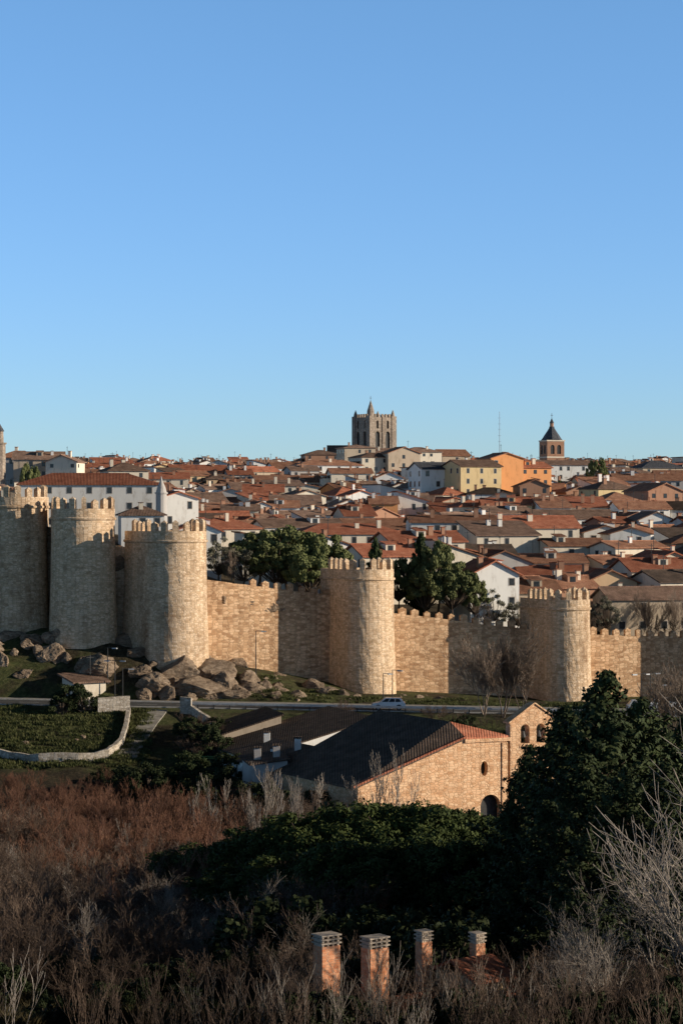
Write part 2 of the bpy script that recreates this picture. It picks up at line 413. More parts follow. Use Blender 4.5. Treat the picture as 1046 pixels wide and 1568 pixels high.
# ------------------------------------------------------------------ city wall towers
def tower(name, t, mat):
    al = rad(t['al']); n = Vector((math.sin(al), -math.cos(al))); tt = Vector((math.cos(al), math.sin(al)))
    P = Vector((t['x'], t['D'])); Rr, L = t['R'], t['L']
    def outline(off, k=26, back=2.0):
        pts = [(-Rr-off, -back), (-Rr-off, L*.33), (-Rr-off, L*.66)]
        for i in range(k+1):
            a = math.pi-math.pi*i/k; pts.append(((Rr+off)*math.cos(a), L+(Rr+off)*math.sin(a)))
        pts += [(Rr+off, L*.66), (Rr+off, L*.33), (Rr+off, -back)]
        return [P+tt*u+n*w for u, w in pts]
    ztop = t['top']-1.15; z0 = t['base']-3.5
    mb = MB(); rings = []
    zs = np.arange(z0, ztop-1.0, 1.3).tolist()+[ztop]
    for z in zs:
        f = (ztop-z)/(ztop-z0)
        rings.append([(p.x+R.uniform(-.035, .035), p.y+R.uniform(-.035, .035), z) for p in outline(.5*f*f)])
    inner = outline(-.7)
    rings.append([(p.x, p.y, ztop+R.uniform(-.02, .02)) for p in inner]); rings.append([(p.x, p.y, ztop-1.6) for p in inner])
    for r_ in rings: r_.reverse()
    mb.loft(rings)
    sc0 = ztop-1.55
    o1 = outline(.06); o2 = outline(.2)
    rs_ = [[(p.x, p.y, sc0) for p in o1], [(p.x, p.y, sc0+.1) for p in o2], [(p.x, p.y, sc0+.32) for p in o2], [(p.x, p.y, sc0+.4) for p in o1]]
    for r_ in rs_: r_.reverse()
    mb.loft(rs_, cap=False)
    path = outline(-.35, 60)
    path = path[1:-1]
    path = [P+tt*(-Rr+.35)+n*.3]+path+[P+tt*(Rr-.35)+n*.3]
    acc = 0; sp = 1.5; nxt = .5
    for i in range(len(path)-1):
        a, c = path[i], path[i+1]; seg = (c-a).length
        while nxt <= acc+seg:
            q = a.lerp(c, (nxt-acc)/seg); d = (c-a).normalized()
            M4 = Matrix.Translation((q.x, q.y, 0)) @ Matrix.Rotation(math.atan2(d.y, d.x), 4, 'Z')
            h = 1.5+R.uniform(-.35, .12); w = .37+R.uniform(-.06, .05)
            mb.box(-w, w, -.33, .33, ztop-.02, ztop+h-.2, 0, M4)
            top = [M4 @ Vector(p) for p in ((-w, -.33, ztop+h-.2), (w, -.33, ztop+h-.2), (w, .33, ztop+h-.2), (-w, .33, ztop+h-.2))]
            ap = M4 @ Vector((0, 0, ztop+h+.12))
            for j in range(4): mb.face([top[j], top[(j+1) % 4], ap])
            nxt += sp
        acc += seg
    return mb.obj(name, [mat])
for k in TK: tower('wall_tower', TW[k], M['granite'])

def curtain(name, A, B, zA, zB, mat, m0=0.0):
    a = Vector((TW[A]['x'], TW[A]['D'])); c = Vector((TW[B]['x'], TW[B]['D']))
    Ld = (c-a).length; d = (c-a).normalized(); yaw = math.atan2(d.y, d.x)
    mb = MB(); n = int(Ld/1.5)
    bz = min(TW[A]['base'], TW[B]['base'])-4
    th = 1.4
    rings = []
    for i in range(n+1):
        u = Ld*i/n; z = zA+(zB-zA)*i/n-1.0
        z = z+R.uniform(-.07, .07)
        rings.append([(u, -th, bz), (u, -th+.15, z-2), (u, -th+.2, z), (u, -th+.8, z), (u, -th+.8, z-1.3), (u, th, z-1.3), (u, th, bz)])
    mb.loft(rings)
    u = TW[A]['R']*.9+.3
    while u < Ld-TW[B]['R']:
        if u/Ld >= m0:
            z = zA+(zB-zA)*u/Ld-1.0; w = .5+R.uniform(-.08, .06); h = 1.0+R.uniform(-.3, .12)
            mb.box(u-w, u+w, -th+.22, -th+.78, z-.3, z+h-.15)
            tp = [(u-w, -th+.22, z+h-.15), (u+w, -th+.22, z+h-.15), (u+w, -th+.78, z+h-.15), (u-w, -th+.78, z+h-.15)]
            for j in range(4): mb.face([tp[j], tp[(j+1) % 4], (u, -th+.5, z+h+.12)])
        u += 1.85
    return mb.obj(name, [mat], (a.x, a.y, 0), yaw)
curtain('city_wall', 'a', 'b', 1.5, 0.5, M['granite_red'])
curtain('city_wall', 'b', 'c', 0, -2.0, M['granite'])
curtain('city_wall', 'c', 'd', -2.6, -6.0, M['granite'])
curtain('city_wall', 'd', 'e', -7.4, -11.2, M['granite_red'], .42)
curtain('city_wall', 'e', 'f', -12.6, -16.4, M['granite_red'])
curtain('city_wall', 'f', 'g', -16.6, -18.0, M['granite_red'])

# ------------------------------------------------------------------ rocks
def rock_mesh(i):
    me = bpy.data.meshes.new('rock%d' % i)
    import bmesh
    bm = bmesh.new(); bmesh.ops.create_icosphere(bm, subdivisions=4, radius=1)
    rr = random.Random(i)
    pl = [(Vector((rr.uniform(-1, 1), rr.uniform(-1, 1), rr.uniform(-.5, 1))).normalized(), rr.uniform(.45, .8)) for _ in range(13)]
    for vv in bm.verts:
        for nn, dd in pl:
            e = vv.co.dot(nn)-dd
            if e > 0: vv.co -= nn*e*.96
        c = vv.co
        vv.co = c*(1+.05*math.sin(c.x*9+i)*math.cos(c.y*8)+.03*math.sin(c.z*21+c.x*13)+.02*math.sin(c.y*37+c.z*11+i))
    bm.to_mesh(me); bm.free(); me.materials.append(M['rock']); return me
RK = [rock_mesh(i) for i in range(7)]
outc = empty('rock_outcrop')
def rock(px, py, s, D=None, par=outc, flat=.7):
    x, y = ground_at(px, py, 294) if D is None else (X(px, D), D)
    z = H(x, y)
    o = place(R.choice(RK), 'boulder', (x, y, z-s*.05), R.uniform(0, 6.3), (s*R.uniform(.8, 1.7), s*R.uniform(.8, 1.2), s*flat*R.uniform(.7, 1.3)), par, R.uniform(-.45, .45))
for px, py, s in ((300, 1052, 3.9), (270, 1030, 3.4), (318, 1030, 3.4), (240, 1045, 2.6), (345, 1045, 2.7), (380, 1038, 2.2), (405, 1024, 1.8), (290, 1066, 1.8), (425, 1058, 1.6), (340, 1012, 2.4), (300, 1012, 2.6), (370, 1008, 1.8),
                  (355, 1018, 2.4), (385, 1055, 2.0), (330, 1062, 2.0), (480, 1052, 1.9), (500, 1060, 1.6), (455, 1066, 1.3), (525, 1064, 1.5), (545, 1068, 1.0), (640, 1068, 1.0), (670, 1072, .9), (225, 1062, 1.6), (252, 1062, 2.0), (218, 1030, 2.0), (360, 1065, 1.5)):
    rock(px, py, s)
for i in range(80):
    rock(R.uniform(225, 430), R.uniform(1004, 1068), R.uniform(.4, 1.4))
for i in range(30):
    rock(R.uniform(-30, 215), R.uniform(945, 1035), R.uniform(.9, 2.6))
for i in range(12):
    rock(R.uniform(430, 760), R.uniform(1062, 1074), R.uniform(.2, .5))
for px, py, s in ((40, 1140, .6), (128, 1131, .5), (118, 1136, .35), (152, 1128, .3), (60, 1128, .3)):
    x, y = ground_at(px, py); place(R.choice(RK), 'boulder', (x, y, H(x, y)+.1), 1, (s, s, s*.6), outc)

# ------------------------------------------------------------------ houses
EXC = []
def windows(mb, w, d, z0, z1, near, dens=.8, rows=None):
    rows = rows or max(1, int((z1-z0)/2.9))
    sp = R.uniform(2.4, 3.6); hw = R.uniform(.36, .52); hh = R.uniform(1.0, 1.5)
    for side in range(3):
        ln = w if side == 0 else d
        n = max(1, int(ln/sp))
        off = R.uniform(-.3, .3)
        for i in range(n):
            if R.random() < .12: continue
            for j in range(rows):
                if R.random() > dens: continue
                u = -ln/2+ln*(i+.5)/n+off; zz = z1-.7-j*2.9
                if zz-1.3 < z0: continue
                for (e, o_, mi, ex) in (((.12, .035, 3, .12),) if near else ())+((0, .055, 2, 0),):
                    if side == 0: mb.box(u-hw-e, u+hw+e, -d/2-o_, -d/2+.01, zz-hh-ex, zz+ex, mi)
                    elif side == 1: mb.box(w/2-.01, w/2+o_, u-hw-e, u+hw+e, zz-hh-ex, zz+ex, mi)
                    else: mb.box(-w/2-o_, -w/2+.01, u-hw-e, u+hw+e, zz-hh-ex, zz+ex, mi)
def house(name, x, y, w, d, zbase, zeave, yaw=0, kind='gable', wm=None, rm=None, pitch=.4, near=False, dens=.7, chim=1, rows=None):
    mb = MB(); z0 = zbase-4-zeave; z1 = 0
    mb.box(-w/2, w/2, -d/2, d/2, z0, z1, 0)
    oh = .5; rh = d/2*pitch; th = .22
    ex, ey = w/2+oh, d/2+oh; ez = -oh*pitch+.12
    if kind == 'gable':
        mb.face([(w/2, -d/2, 0), (w/2, d/2, 0), (w/2, 0, rh)], 0); mb.face([(-w/2, d/2, 0), (-w/2, -d/2, 0), (-w/2, 0, rh)], 0)
        mb.slab([(-ex, -ey, ez), (ex, -ey, ez), (ex, 0, rh+.12), (-ex, 0, rh+.12)], th, 1)
        mb.slab([(ex, ey, ez), (-ex, ey, ez), (-ex, 0, rh+.12), (ex, 0, rh+.12)], th, 1)
        mb.box(-ex, ex, -.12, .12, rh+.08, rh+.24, 1)
    elif kind == 'hip':
        r = max(.1, w/2-d/2)
        A, B = (-r, 0, rh+.12), (r, 0, rh+.12)
        c = [(-ex, -ey, ez), (ex, -ey, ez), (ex, ey, ez), (-ex, ey, ez)]
        mb.slab([c[0], c[1], B, A], th, 1); mb.slab([c[2], c[3], A, B], th, 1)
        mb.slab([c[1], c[2], B], th, 1); mb.slab([c[3], c[0], A], th, 1)
    elif kind == 'shed':
        rh = d*pitch*.7
        mb.face([(w/2, -d/2, 0), (w/2, d/2, 0), (w/2, d/2, rh)], 0); mb.face([(-w/2, d/2, 0), (-w/2, -d/2, 0), (-w/2, d/2, rh)], 0)
        mb.face([(w/2, d/2, 0), (-w/2, d/2, 0), (-w/2, d/2, rh), (w/2, d/2, rh)], 0)
        mb.slab([(-ex, -ey, ez), (ex, -ey, ez), (ex, ey, rh+.2), (-ex, ey, rh+.2)], th, 1)
    windows(mb, w, d, z0+2.5, z1, near, dens, rows)
    if w > 9 and R.random() < .45 and kind != 'shed':
        s_ = R.choice((-1, 1)); aw = R.uniform(2.5, 4.5); ax = s_*(w/2+aw/2); ad = d*R.uniform(.5, .8); az = -R.uniform(1.5, 3)
        mb.box(ax-aw/2, ax+aw/2, -ad/2, ad/2, z0, az, 0)
        mb.slab([(ax-aw/2-(.3 if s_ < 0 else -.05), -ad/2-.3, az+.05+(.0 if s_ < 0 else 1.0)), (ax+aw/2+(.3 if s_ > 0 else -.05), -ad/2-.3, az+.05+(1.0 if s_ < 0 else 0)),
                 (ax+aw/2+(.3 if s_ > 0 else -.05), ad/2+.3, az+.05+(1.0 if s_ < 0 else 0)), (ax-aw/2-(.3 if s_ < 0 else -.05), ad/2+.3, az+.05+(.0 if s_ < 0 else 1.0))], .18, 1)
    for i in range(chim):
        cx = R.uniform(-w*.35, w*.35); cy = R.choice((-1, 1))*R.uniform(.1, .25)*d
        cz = rh*(1-abs(cy)/(d/2)); s = R.uniform(.3, .5); hz = cz+R.uniform(.9, 1.7)
        mb.box(cx-s, cx+s, cy-s*.8, cy+s*.8, cz-.6, hz, 4); mb.box(cx-s-.1, cx+s+.1, cy-s*.8-.1, cy+s*.8+.1, hz, hz+.14, 1)
    if R.random() < .5:
        cx = R.uniform(-w*.3, w*.3); mb.box(cx-.04, cx+.04, -.04, .04, rh, rh+2.6, 5); mb.box(cx-.55, cx+.55, -.03, .03, rh+2.2, rh+2.27, 5)
    if kind == 'gable' and R.random() < .25:
        cx = R.uniform(-w*.25, w*.25); yy = -d*.3; zz = rh*.4
        mb.box(cx-.9, cx+.9, yy, yy+2.2, zz-.4, zz+1.2, 0); mb.box(cx-.5, cx+.5, yy-.03, yy+.02, zz+.1, zz+.95, 2)
        mb.slab([(cx-1.1, yy-.25, zz+1.25), (cx+1.1, yy-.25, zz+1.25), (cx+1.1, yy+2.3, zz+1.7), (cx-1.1, yy+2.3, zz+1.7)], .12, 1)
    wm = wm or WALLS[0]; rm = rm or ROOFS[0]
    chm = R.choice((WALLS[0], WALLS[1], WALLS[4], WALLS[4]))
    return mb.obj(name, [wm, rm, M['glass'], M['frame'], chm, M['darksteel']], (x, y, zeave), yaw)
def sh(px, D, w, d, pye, yaw=0, kind='gable', wm=0, rm=0, pitch=.4, near=None, dens=.8, chim=1, name='town_house', rows=None, exc=None):
    x = X(px, D); ze = Z(pye, D)
    EXC.append((x, D, exc or max(w, d)*.55))
    r_ = ROOFS[rm] if isinstance(rm, int) else rm
    return house(name, x, D, w, d, min(H(x, D), ze-3), ze, rad(yaw), kind, WALLS[wm], r_, pitch, D < 520 if near is None else near, dens, chim, rows)
sh(137, 430, 26, 12, 741, 6, 'hip', 0, 2, .33, name='palace_building', dens=.9, chim=0)
sh(216, 400, 7.5, 7, 787, 10, 'hip', 0, 1, .4)
sh(60, 650, 14, 10, 703, 5, 'gable', 3, 1); sh(100, 640, 8, 9, 707, 80, 'gable', 1, 1); sh(30, 660, 12, 9, 700, 0, 'hip', 5, 0)
sh(190, 560, 10, 9, 720, 20, 'hip', 1, 1, chim=2)
sh(742, 352, 8.6, 8.0, 878, 108, 'gable', 0, 2, .5, dens=.6)
sh(800, 362, 10, 8, 905, 15, 'gable', 3, 0, .4)
sh(850, 366, 11, 8, 898, 20, 'gable', 4, 0, .4, chim=3)
sh(920, 372, 9, 9, 890, 105, 'gable', 2, 0, .42); sh(1000, 385, 12, 9, 872, 18, 'gable', 1, 2, .4, chim=2)
sh(985, 360, 14, 8, 915, 14, 'gable', 3, 1, .4); sh(1010, 402, 11, 9, 860, 108, 'gable', 1, 2)
sh(530, 420, 20, 10, 816, 14, 'hip', 1, 2, .33, chim=2); sh(455, 440, 16, 9, 806, 20, 'gable', 0, 1, .3)
sh(590, 385, 12, 9, 850, 24, 'gable', 1, 2); sh(640, 400, 14, 9, 828, 22, 'gable', 1, 2, .35, chim=2)
sh(340, 430, 12, 9, 808, 26, 'hip', 1, 2); sh(300, 405, 9, 8, 812, 100, 'gable', 0, 2)
sh(722, 640, 13, 11, 714, 26, 'gable', 7, 1, .3, chim=2, dens=.8, near=True, exc=3)
sh(668, 645, 13, 10, 718, 20, 'gable', 0, M['slate'], .35, dens=.8, near=True, exc=3)
sh(766, 650, 10, 10, 702, 110, 'gable', 6, 0, .3, dens=.5, near=True, exc=3); sh(808, 655, 10, 10, 716, 24, 'gable', 6, 2, .3, exc=3)
sh(858, 800, 22, 12, 712, 12, 'gable', 0, 1, .25, dens=.85, near=True, rows=2, exc=4)
sh(500, 760, 22, 11, 712, 14, 'hip', 0, 0, .3, dens=.9, near=True, chim=2, exc=4); sh(462, 745, 10, 8, 720, 20, 'gable', 5, 1, .3)
sh(572, 800, 14, 10, 700, 26, 'hip', 1, 1, .3, dens=.8, near=True, exc=4); sh(612, 800, 9, 12, 694, 110, 'gable', 3, 0, .35, exc=4)
sh(545, 860, 12, 12, 686, 15, 'hip', 3, 1, .2); sh(640, 880, 15, 12, 692, 20, 'hip', 1, 1, .3); sh(590, 930, 20, 12, 696, 10, 'gable', 3, 1)
sh(490, 930, 14, 12, 696, 10, 'hip', 4, 1, .3); sh(690, 900, 12, 12, 698, 20, 'gable', 3, 0)
sh(950, 760, 18, 12, 724, 20, 'hip', 3, 1, .3); sh(1005, 800, 16, 12, 716, 18, 'hip', 3, M['slate'], .4, chim=2)
sh(930, 620, 12, 10, 748, 26, 'hip', 7, 1); sh(1000, 600, 14, 10, 752, 110, 'gable', 4, 0)
EXC += [(X(445, 350), 352, 16), (X(660, 350), 350, 13), (X(573, 1080), 1080, 14), (X(845, 900), 900, 8)]
D = 372.0
while D < 1075:
    x = X(-130, D); xe = X(1180, D); by = R.uniform(5, 32)
    while x < xe:
        w = R.uniform(6.5, 13); d = R.uniform(7, 10.5); big = R.random() < .14
        if big: w *= 1.7
        cx = x+w/2; cy = D+R.uniform(-6, 6)
        x += w*R.uniform(.8, 1.1)+.3+(R.uniform(3, 9) if R.random() < .14 else 0)
        if any((cx-a)**2+(cy-b_)**2 < (r_+w*.4)**2 for a, b_, r_ in EXC): continue
        if cx < -20 and cy < 400: continue
        hgt = R.uniform(4.0, 8.6)+(2 if big else 0)
        if D > 850: hgt = R.uniform(4.2, 7)
        yaw = by+R.uniform(-16, 16)+(90 if R.random() < .46 else 0)
        if yaw > 60: w, d = min(w, 11), max(d, 8)
        wi = R.choices(range(8), (48, 27, 7, 6, 4, 4, 2.5, 2.5))[0]
        ri = R.choices(range(4), (36, 32, 28, 4))[0]
        kind = R.choices(('gable', 'hip', 'shed'), (64, 14, 22))[0]
        zb = H(cx, cy)
        house('town_house', cx, cy, w, d, zb, zb+hgt, rad(yaw), kind, WALLS[wi], ROOFS[ri], R.uniform(.26, .44), D < 480, .75 if D < 850 else .5, R.choice((0, 1, 1, 2, 2, 3)))
    D += 13.5+D*.013

def plate(outer, holes, th, name='plate'):
    cu = bpy.data.curves.new(name, 'CURVE'); cu.dimensions = '2D'; cu.fill_mode = 'BOTH'; cu.extrude = th/2
    for poly in [outer]+holes:
        s = cu.splines.new('POLY'); s.points.add(len(poly)-1)
        for i, p in enumerate(poly): s.points[i].co = (p[0], p[1], 0, 1)
        s.use_cyclic_u = True
    o = bpy.data.objects.new(name, cu); COL.objects.link(o)
    me = bpy.data.meshes.new_from_object(o.evaluated_get(bpy.context.evaluated_depsgraph_get()))
    bpy.data.objects.remove(o); return me
def arch(cx, z0, z1, hw, k=10, pointed=False):
    pts = [(cx-hw, z0), (cx+hw, z0)]
    for i in range(k+1):
        a = math.pi*i/k
        pts.append((cx+hw*math.cos(a), z1-hw+(hw*(1.7 if pointed else 1))*math.sin(a)**(.8 if pointed else 1)))
    return pts
def add_plate(name, outer, holes, th, mat, loc, yaw, parent):
    me = plate(outer, holes, th); me.materials.clear(); me.materials.append(mat)
    o = bpy.data.objects.new(name, me); COL.objects.link(o)
    o.matrix_world = Matrix.Translation(loc) @ Matrix.Rotation(yaw, 4, 'Z') @ Matrix.Rotation(rad(90), 4, 'X')
    if parent: o.parent = parent
    return o

cat = empty('cathedral_tower'); cat.location = (X(573, 1080), 1080, 0)
D = 1080; s = 14.5/2; yaw = rad(33); zt = Z(636, D); zb = 10
mb = MB(); mb.box(-s+.7, s-.7, -s+.7, s-.7, zb, zt-1.0, 0)
for sx in (-1, 1):
    for sy in (-1, 1):
        cx, cy = sx*(s-.9), sy*(s-.9)
        mb.box(cx-1.3, cx+1.3, cy-1.3, cy+1.3, zb, zt-.5, 0)
        mb.cyl((cx, cy), 1.0, zt-.5, zt+.6, .8, 8, 0); mb.cyl((cx, cy), .8, zt+.6, zt+2.6, .08, 8, 0)
for e in (-1, 1):
    for q in (-4, -2, 0, 2, 4):
        mb.box(q-.5, q+.5, e*(s-.35)-.35, e*(s-.35)+.35, zt-1.2, zt+.5, 0); mb.box(e*(s-.35)-.35, e*(s-.35)+.35, q-.5, q+.5, zt-1.2, zt+.5, 0)
    mb.box(-s, s, e*(s-.35)-.3, e*(s-.35)+.3, zt-7.8, zt-7.2, 0)
    mb.box(-.45, .45, e*(s-.1)-.5, e*(s-.1)+.5, zb, zt-.9, 0)
mb.cyl((-1, 1.5), 2.0, zt-1, zt+2.0, 1.7, 8, 0); mb.cyl((-1, 1.5), 1.8, zt+2.0, zt+7.2, .12, 8, 0)
mb.box(-1.06, -.94, 1.44, 1.56, zt+6.8, zt+9.4, 1); mb.box(-1.5, -.5, 1.46, 1.54, zt+8.2, zt+8.4, 1)
mb.obj('tower_body', [M['cathedral'], M['darksteel']], (0, 0, 0), yaw, cat)
outer = [(-s+1, zb), (s-1, zb), (s-1, zt-1.1), (-s+1, zt-1.1)]
for k in range(4):
    a = yaw+k*math.pi/2; n = Vector((math.sin(a), -math.cos(a), 0))
    add_plate('belfry_face', outer, [arch(-2.9, zt-16, zt-8.6, 1.25, 10, True), arch(2.9, zt-16, zt-8.6, 1.25, 10, True), arch(-2.9, zt-6.4, zt-2.6, .6, 8), arch(2.9, zt-6.4, zt-2.6, .6, 8)], .7, M['cathedral'], n*(s-.3), a, cat)
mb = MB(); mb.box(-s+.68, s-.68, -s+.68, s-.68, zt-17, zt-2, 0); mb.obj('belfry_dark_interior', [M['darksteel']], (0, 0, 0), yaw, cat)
mb = MB(); mb.box(-26, 5, -6, 8, 8, Z(690, D), 0)
mb.slab([(-26.5, -6.5, Z(690, D)), (5.5, -6.5, Z(690, D)), (5.5, 1, Z(690, D)+3), (-26.5, 1, Z(690, D)+3)], .3, 1)
mb.slab([(5.5, 8.5, Z(690, D)), (-26.5, 8.5, Z(690, D)), (-26.5, 1, Z(690, D)+3), (5.5, 1, Z(690, D)+3)], .3, 1)
mb.obj('nave', [M['cathedral'], ROOFS[1]], (4, 12, 0), 0, cat)

ch = empty('church_tower'); D = 900; ch.location = (X(845, D), D, 0); ch.rotation_euler = (0, 0, rad(20))
z1 = Z(676, D); hs = 3.7
mb = MB(); mb.box(-hs+.3, hs-.3, -hs+.3, hs-.3, 0, z1, 0); mb.box(-hs-.2, hs+.2, -hs-.2, hs+.2, z1, z1+.5, 3)
mb.box(-hs-.1, hs+.1, -hs-.1, hs+.1, z1-6.5, z1-6.0, 3)
rg = []
for r, z in ((hs+.3, .5), (hs-.3, 1.3), (hs*.72, 2.6), (hs*.48, 4.0), (hs*.26, 5.4), (1.0, 5.9)):
    rg.append([(r*math.cos(rad(22.5+45*i))*1.08, r*math.sin(rad(22.5+45*i))*1.08, z1+z) for i in range(8)])
mb.loft(rg, 1); mb.cyl((0, 0), .8, z1+5.9, z1+7.3, .8, 8, 0); mb.cyl((0, 0), 1.0, z1+7.3, z1+9.2, .1, 8, 1)
mb.box(-.06, .06, -.06, .06, z1+9, z1+11.3, 2); mb.box(-.5, .5, -.05, .05, z1+10.3, z1+10.45, 2)
mb.obj('tower_body', [WALLS[4], M['slate'], M['darksteel'], WALLS[1]], (0, 0, 0), 0, ch)
for k in range(4):
    a = k*math.pi/2; n = Vector((math.sin(a), -math.cos(a), 0))
    add_plate('belfry_face', [(-hs, 2), (hs, 2), (hs, z1-.02), (-hs, z1-.02)], [arch(-1.4, z1-5, z1-1.4, .85), arch(1.4, z1-5, z1-1.4, .85)], .35, WALLS[4], n*(hs-.17), a, ch)
mb = MB(); mb.box(-hs+.28, hs-.28, -hs+.28, hs-.28, z1-5.8, z1-.8); mb.obj('belfry_dark_interior', [M['darksteel']], (0, 0, 0), 0, ch)
mb = MB(); D = 600; zz = Z(680, D); mb.cyl((0, 0), 2.0, 0, zz, 2.0, 8, 0); mb.cyl((0, 0), 2.3, zz, zz+.4, 2.3, 8, 0); mb.cyl((0, 0), 1.5, zz+.4, zz+3.4, 1.4, 8, 0)
mb.cyl((0, 0), 1.7, zz+3.4, zz+5.4, .5, 8, 1); mb.cyl((0, 0), .12, zz+5, zz+7.2, .05, 6, 2)
mb.obj('church_belfry', [M['cathedral'], M['slate'], M['darksteel']], (X(-3, D), D, 0))
mb = MB(); D = 415; zz = Z(756, D); mb.cyl((0, 0), 1.0, -8, zz, 1.0, 12, 0); mb.cyl((0, 0), 1.2, zz, zz+.25, 1.2, 12, 0)
for r0, r1, a, b2 in ((1.0, .75, .25, 1.2), (.75, .3, 1.2, 2.2), (.3, .05, 2.2, 3.2)): mb.cyl((0, 0), r0, zz+a, zz+b2, r1, 12, 0)
mb.obj('palace_turret', [WALLS[5]], (X(247, D), D, 0))
mb = MB(); D = 850; mb.cyl((0, 0), .16, 0, Z(630, D), .07, 6, 0)
for i in range(5): mb.box(-.6, .6, -.04, .04, Z(640+i*9, D), Z(640+i*9, D)+.08)
mb.obj('radio_mast', [M['steel']], (X(765, D), D, 0))

# ------------------------------------------------------------------ chapel
D0 = 222.0; al = rad(28)
e0 = Vector((X(545, D0), D0-4.0))
tt = Vector((math.cos(al), math.sin(al))); nn = Vector((math.sin(al), -math.cos(al)))
wl = 12.0; wr = 4.8; W = wl+wr
chp = empty('stone_chapel'); chp.location = (e0.x, e0.y, 0)
zl = Z(1206, e0.y); zr = Z(1132, e0.y+wl*math.sin(al)); zg = -33.5
outer = [(0, zg), (W, zg), (W, zr-.05), (wl, zr), (0, zl)]
oculus = [(wl+2.2+.42*math.cos(a*math.pi/6), zr-3.0+.75*math.sin(a*math.pi/6)) for a in range(12)]
holes = [oculus, arch(wl+2.9, zr-9.0, zr-5.6, 1.15), arch(wl-8.6, zl-3.2, zl-1.9, .28), ]
add_plate('gable_wall', outer, holes, .6, M['chapel'], (0, 0, 0), al, chp)
DP = 17.0
mb = MB()
def L3(u, w, z): return (tt.x*u-nn.x*w, tt.y*u-nn.y*w, z)
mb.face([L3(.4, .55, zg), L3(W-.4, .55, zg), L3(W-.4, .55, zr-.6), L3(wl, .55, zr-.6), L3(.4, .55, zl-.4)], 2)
mb.face([L3(W-.3, .3, zg), L3(W-.3, DP, zg), L3(W-.3, DP, zr), L3(W-.3, .3, zr)], 0)
mb.face([L3(.3, DP, zg), L3(.3, .3, zg), L3(.3, .3, zl), L3(.3, DP, zl)], 0)
mb.face([L3(.3, DP, zg), L3(W-.3, DP, zg), L3(W-.3, DP, zr), L3(wl, DP, zr+1), L3(.3, DP, zl)], 0)
mb.obj('side_walls', [M['chapel'], ROOFS[0], M['darksteel']], (0, 0, 0), 0, chp)
rp = zr+1.5
mb = MB()
A = L3(wl, 2.6, rp); Ab = L3(wl, DP+.3, rp); B = L3(wl, -.4, zr+.15)
C0 = L3(-.5, -.4, zl+.0); Cb = L3(-.5, DP+.3, zl+.0); E0 = L3(W+.4, -.4, zr+.12); Eb = L3(W+.4, DP+.3, zr+.12)
mb.slab([C0, B, A], .2, 0); mb.slab([C0, A, Ab, Cb], .2, 0); mb.slab([B, E0, A], .2, 1); mb.slab([E0, Eb, Ab, A], .2, 1)
mb.obj('roof', [ROOFS[3], ROOFS[2]], (0, 0, 0), 0, chp)  # left slopes get the tile with painted shade, right slopes the red one
mb = MB()
nst = 34
for i in range(nst):
    u0 = -.5+(wl+.5)*i/nst; u1 = -.5+(wl+.5)*(i+.85)/nst
    z_0 = zl+(zr+.15-zl)*i/nst+.05; z_1 = zl+(zr+.15-zl)*(i+.85)/nst+.05
    mb.slab([L3(u0, -.5, z_0+.13), L3(u1, -.5, z_1+.13), L3(u1, .1, z_1+.13), L3(u0, .1, z_0+.13)], .2, 0)
mb.slab([L3(wl-.1, -.5, zr), L3(W+.3, -.5, zr-.03), L3(W+.3, -.31, zr-.03), L3(wl-.1, -.31, zr)], .35, 1)
mb.slab([L3(W-.6, -.42, zr-.5), L3(W+.05, -.42, zr-.5), L3(W+.05, -.31, zr-.5), L3(W-.6, -.31, zr-.5)], 9, 1)
mb.obj('verge_tiles', [ROOFS[2], M['chapel']], (0, 0, 0), 0, chp)
bg = 5.5; Db = D0+4; ab = rad(26)
loc = Vector((X(778, Db), Db, 0))-Vector((e0.x, e0.y, 0)); zt = Z(1080, Db); ze = Z(1107, Db)
outer = [(0, zg), (bg, zg), (bg, ze), (bg/2+.3, zt), (bg/2-.3, zt), (0, ze)]
add_plate('bell_gable', outer, [arch(1.7, ze-2.1, ze-.2, .5), arch(3.5, ze-2.1, ze-.2, .5)], .9, M['chapel'], loc, ab, chp)
def bgp(u, w, z):
    c_, s_ = math.cos(ab), math.sin(ab); return (loc.x+c_*u-s_*w, loc.y+s_*u+c_*w, z)
mb = MB()
mb.slab([bgp(-.2, -.6, ze+.1), bgp(bg/2, -.6, zt+.22), bgp(bg/2, .6, zt+.22), bgp(-.2, .6, ze+.1)], .16)
mb.slab([bgp(bg/2, -.6, zt+.22), bgp(bg+.2, -.6, ze+.1), bgp(bg+.2, .6, ze+.1), bgp(bg/2, .6, zt+.22)], .16)
for u in (1.7, 3.5):
    mb.cyl(bgp(u, 0, 0)[:2], .34, ze-1.5, ze-.9, .16, 10, 1)
    mb.cyl(bgp(u, 0, 0)[:2], .04, ze-.9, ze-.25, .04, 6, 1)
mb.obj('bell_gable_coping', [M['chapel'], M['darksteel']], (0, 0, 0), 0, chp)

